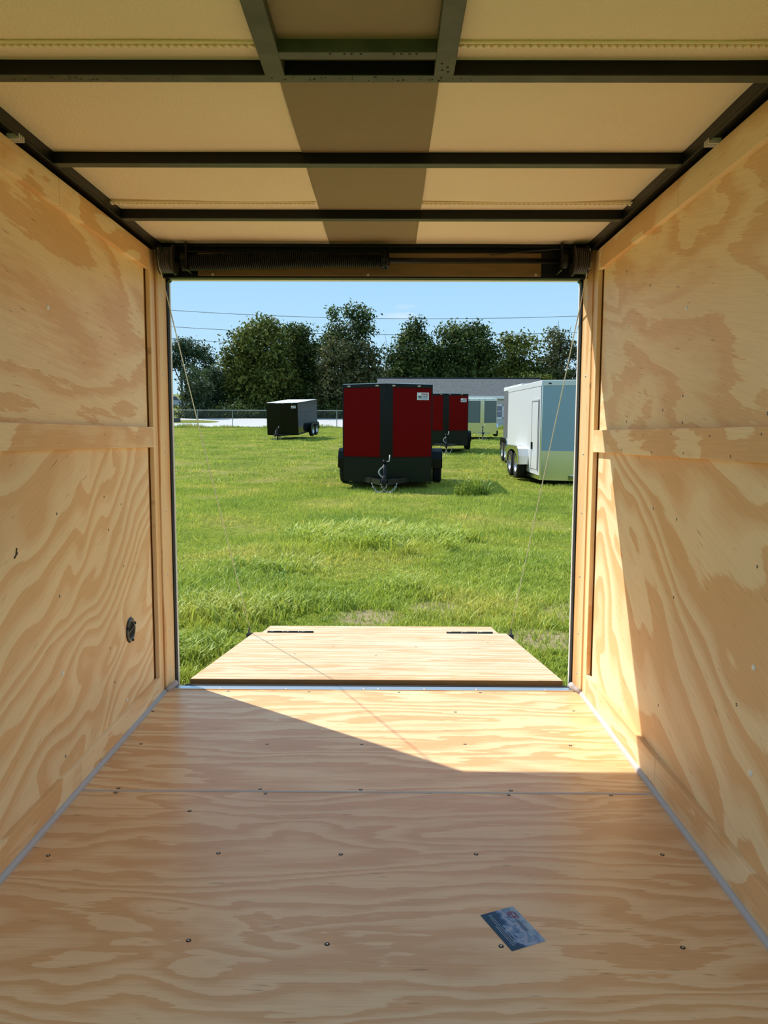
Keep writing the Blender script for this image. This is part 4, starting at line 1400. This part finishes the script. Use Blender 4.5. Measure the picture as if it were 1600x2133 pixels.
def blades(n, ya, yb, hmin, hmax, wid, seg, tall=None, xw=(0.36, 0.4), clump=0):
    y = (NR.uniform(0, 1, n) * (yb ** 2 - ya ** 2) + ya ** 2) ** .5
    x = NR.uniform(-1, 1, n) * (xw[0] * y + xw[1])
    ct = None
    if clump:
        m = n // clump
        ci = NR.integers(0, m, n)
        ct = NR.uniform(0, 1, m)[ci]
        sp = .03 * np.clip(y[ci] / 6, .8, 2.5)
        x, y = x[ci] + NR.normal(size=n) * sp, y[ci] + NR.normal(size=n) * sp
        y = np.maximum(y, ya)
    keep = np.ones(n, bool)
    keep &= ~((np.abs(x - .01) < .66) & (y < 3.96)) & ~((np.abs(x - .01) < .615) & (y < 4.25))
    for (tx, ty_, hw, hl_) in BODIES:
        keep &= ~((np.abs(x - tx) < hw) & (np.abs(y - ty_) < hl_))
    for (bx0, by0, rr) in BARE:
        keep &= ~((((x - bx0) / rr) ** 2 + ((y - by0) / rr) ** 2 < 1) & (NR.uniform(0, 1, n) < .8))
    x, y = x[keep], y[keep]
    if ct is not None:
        ct = ct[keep]
    n = len(x)
    z = ground_z(x, y)
    h = NR.uniform(hmin, hmax, n) * (0.75 + 0.5 * np.sin(x * 2.1 + 1.3 * y) * np.sin(y * 1.7 - x))
    tint = NR.uniform(0, 1, n)
    if ct is not None:
        tint = tint * .55 + ct * .45
        h = h * (.55 + .8 * ct)
    if tall is not None:
        for (tx, ty_, rx_, ry_, mul) in tall:
            dd = np.exp(-(((x - tx) / rx_) ** 2 + ((y - ty_) / ry_) ** 2) * 1.2)
            h *= 1 + (mul - 1) * dd * NR.uniform(.4, 1, n)
            tint = np.where(dd > .35, np.clip(tint * .5 + .42, 0, .9), tint)
    h = np.maximum(h, .01)
    a = NR.uniform(0, 2 * np.pi, n)
    ln = h * NR.uniform(.25, 1.0, n)
    dx, dy = np.cos(a) * ln, np.sin(a) * ln
    b = NR.uniform(0, 2 * np.pi, n)
    w = wid * NR.uniform(.6, 1.4, n) * np.clip((y / 8) ** .4, .8, 3)
    wx, wy = np.cos(b) * w / 2, np.sin(b) * w / 2
    z0 = z - .008
    P0 = np.stack([x - wx, y - wy, z0], 1)
    P1 = np.stack([x + wx, y + wy, z0], 1)
    if seg == 1:
        P2 = np.stack([x + dx, y + dy, z + h], 1)
        co = np.stack([P0, P1, P2], 1).reshape(-1, 3)
        return co, np.repeat(tint, 3)
    M0 = np.stack([x + dx * .35 - wx * .8, y + dy * .35 - wy * .8, z + h * .6], 1)
    M1 = np.stack([x + dx * .35 + wx * .8, y + dy * .35 + wy * .8, z + h * .6], 1)
    P2 = np.stack([x + dx, y + dy, z + h * .95], 1)
    co = np.stack([P0, P1, M1, P0, M1, M0, M0, M1, P2], 1).reshape(-1, 3)
    return co, np.repeat(tint, 9)


BARE = [(-.98, 3.15, .30), (.93, 4.25, .22), (-.05, 4.75, .22), (1.35, 4.9, .3), (.35, 5.0, .2)]
BODIES = [(0.03, 17.3, .85, 1.3), (2.3, 32.4, .8, 1.7), (5.4, 46, .8, 1.7), (4.9, 24.6, .9, 1.8), (4.4, 18.9, 1.0, 2.0), (-5.5, 45, .8, 1.7)]
TALL = [(-0.35, 7.9, .75, .9, 3.0), (0.35, 7.8, .5, .8, 2.8), (0.1, 5.4, .25, .3, 1.8), (-1.0, 4.75, .35, .4, 2.1), (-.55, 8.6, .5, .5, 1.8), (1.5, 14.2, .35, .3, 2.6)]
g = [blades(150000, 2.9, 7.5, .015, .075, .0085, 3, TALL, clump=16), blades(190000, 7.0, 17, .02, .08, .012, 1, TALL, clump=14), blades(200000, 16, 60.4, .03, .09, .022, 1, clump=8)]


def tuft(cx, cy, rx_, ry_, n, h0, h1, w, t0, t1):
    """a patch of longer, coarser blades"""
    a = NR.uniform(0, 2 * np.pi, n)
    r = NR.uniform(0, 1, n) ** .6
    m = max(4, n // 14)
    ci = NR.integers(0, m, n)
    x = (cx + rx_ * r * np.cos(a))[ci] + NR.normal(size=n) * .03
    y = (cy + ry_ * r * np.sin(a))[ci] + NR.normal(size=n) * .03
    z = ground_z(x, y)
    h = NR.uniform(h0, h1, n)
    d = NR.uniform(0, 2 * np.pi, n)
    ln = h * NR.uniform(.3, 1.1, n)
    dx, dy = np.cos(d) * ln, np.sin(d) * ln
    wx, wy = -np.sin(d) * w / 2, np.cos(d) * w / 2
    P0 = np.stack([x - wx, y - wy, z - .01], 1)
    P1 = np.stack([x + wx, y + wy, z - .01], 1)
    M0 = np.stack([x + dx * .4 - wx * .9, y + dy * .4 - wy * .9, z + h * .65], 1)
    M1 = np.stack([x + dx * .4 + wx * .9, y + dy * .4 + wy * .9, z + h * .65], 1)
    P2 = np.stack([x + dx, y + dy, z + h * .85], 1)
    return np.stack([P0, P1, M1, P0, M1, M0, M0, M1, P2], 1).reshape(-1, 3), np.repeat(NR.uniform(t0, t1, m)[ci], 9)


for q in [(-.3, 8.1, .68, .85, 2600, .04, .27, .015, .5, .72), (.35, 7.7, .46, .7, 1500, .04, .25, .015, .45, .75), (.55, 8.3, .5, .4, 700, .04, .2, .013, .4, .75), (-.95, 4.75, .40, .38, 900, .03, .17, .010, .3, .62), (.12, 5.55, .22, .22, 420, .03, .17, .010, .3, .6),
          (-.5, 5.0, .35, .2, 500, .03, .13, .010, .2, .7), (1.28, 3.6, .25, .4, 600, .03, .15, .010, .1, .6), (-.97, 3.9, .22, .45, 600, .03, .12, .010, .1, .6), (1.62, 14.0, .3, .2, 160, .1, .5, .03, .0, .3), (-.9, 6.3, .5, .4, 600, .03, .14, .012, .3, .7)]:
    g.append(tuft(*q))
# ragged weeds along the fence
n = 9000
x = NR.uniform(-26, 18, n)
y = 60 + NR.normal(size=n) * .22
z = ground_z(x, y)
h = NR.uniform(.05, .32, n) * (0.5 + np.abs(np.sin(x * .9) * np.sin(x * .37 + 1)))
a = NR.uniform(0, 6.28, n)
co = np.stack([np.stack([x - .02, y, z], 1), np.stack([x + .02, y, z], 1), np.stack([x + np.cos(a) * h * .4, y + np.sin(a) * h * .4, z + h], 1)], 1).reshape(-1, 3)
g.append((co, np.repeat(NR.uniform(0, .8, n), 3)))
go = mesh_np('grass', np.concatenate([q[0] for q in g]), 3, M_blade, None, np.concatenate([q[1] for q in g]))
tag(go, 'short sunlit green grass covering the field', 'grass', kind='stuff')
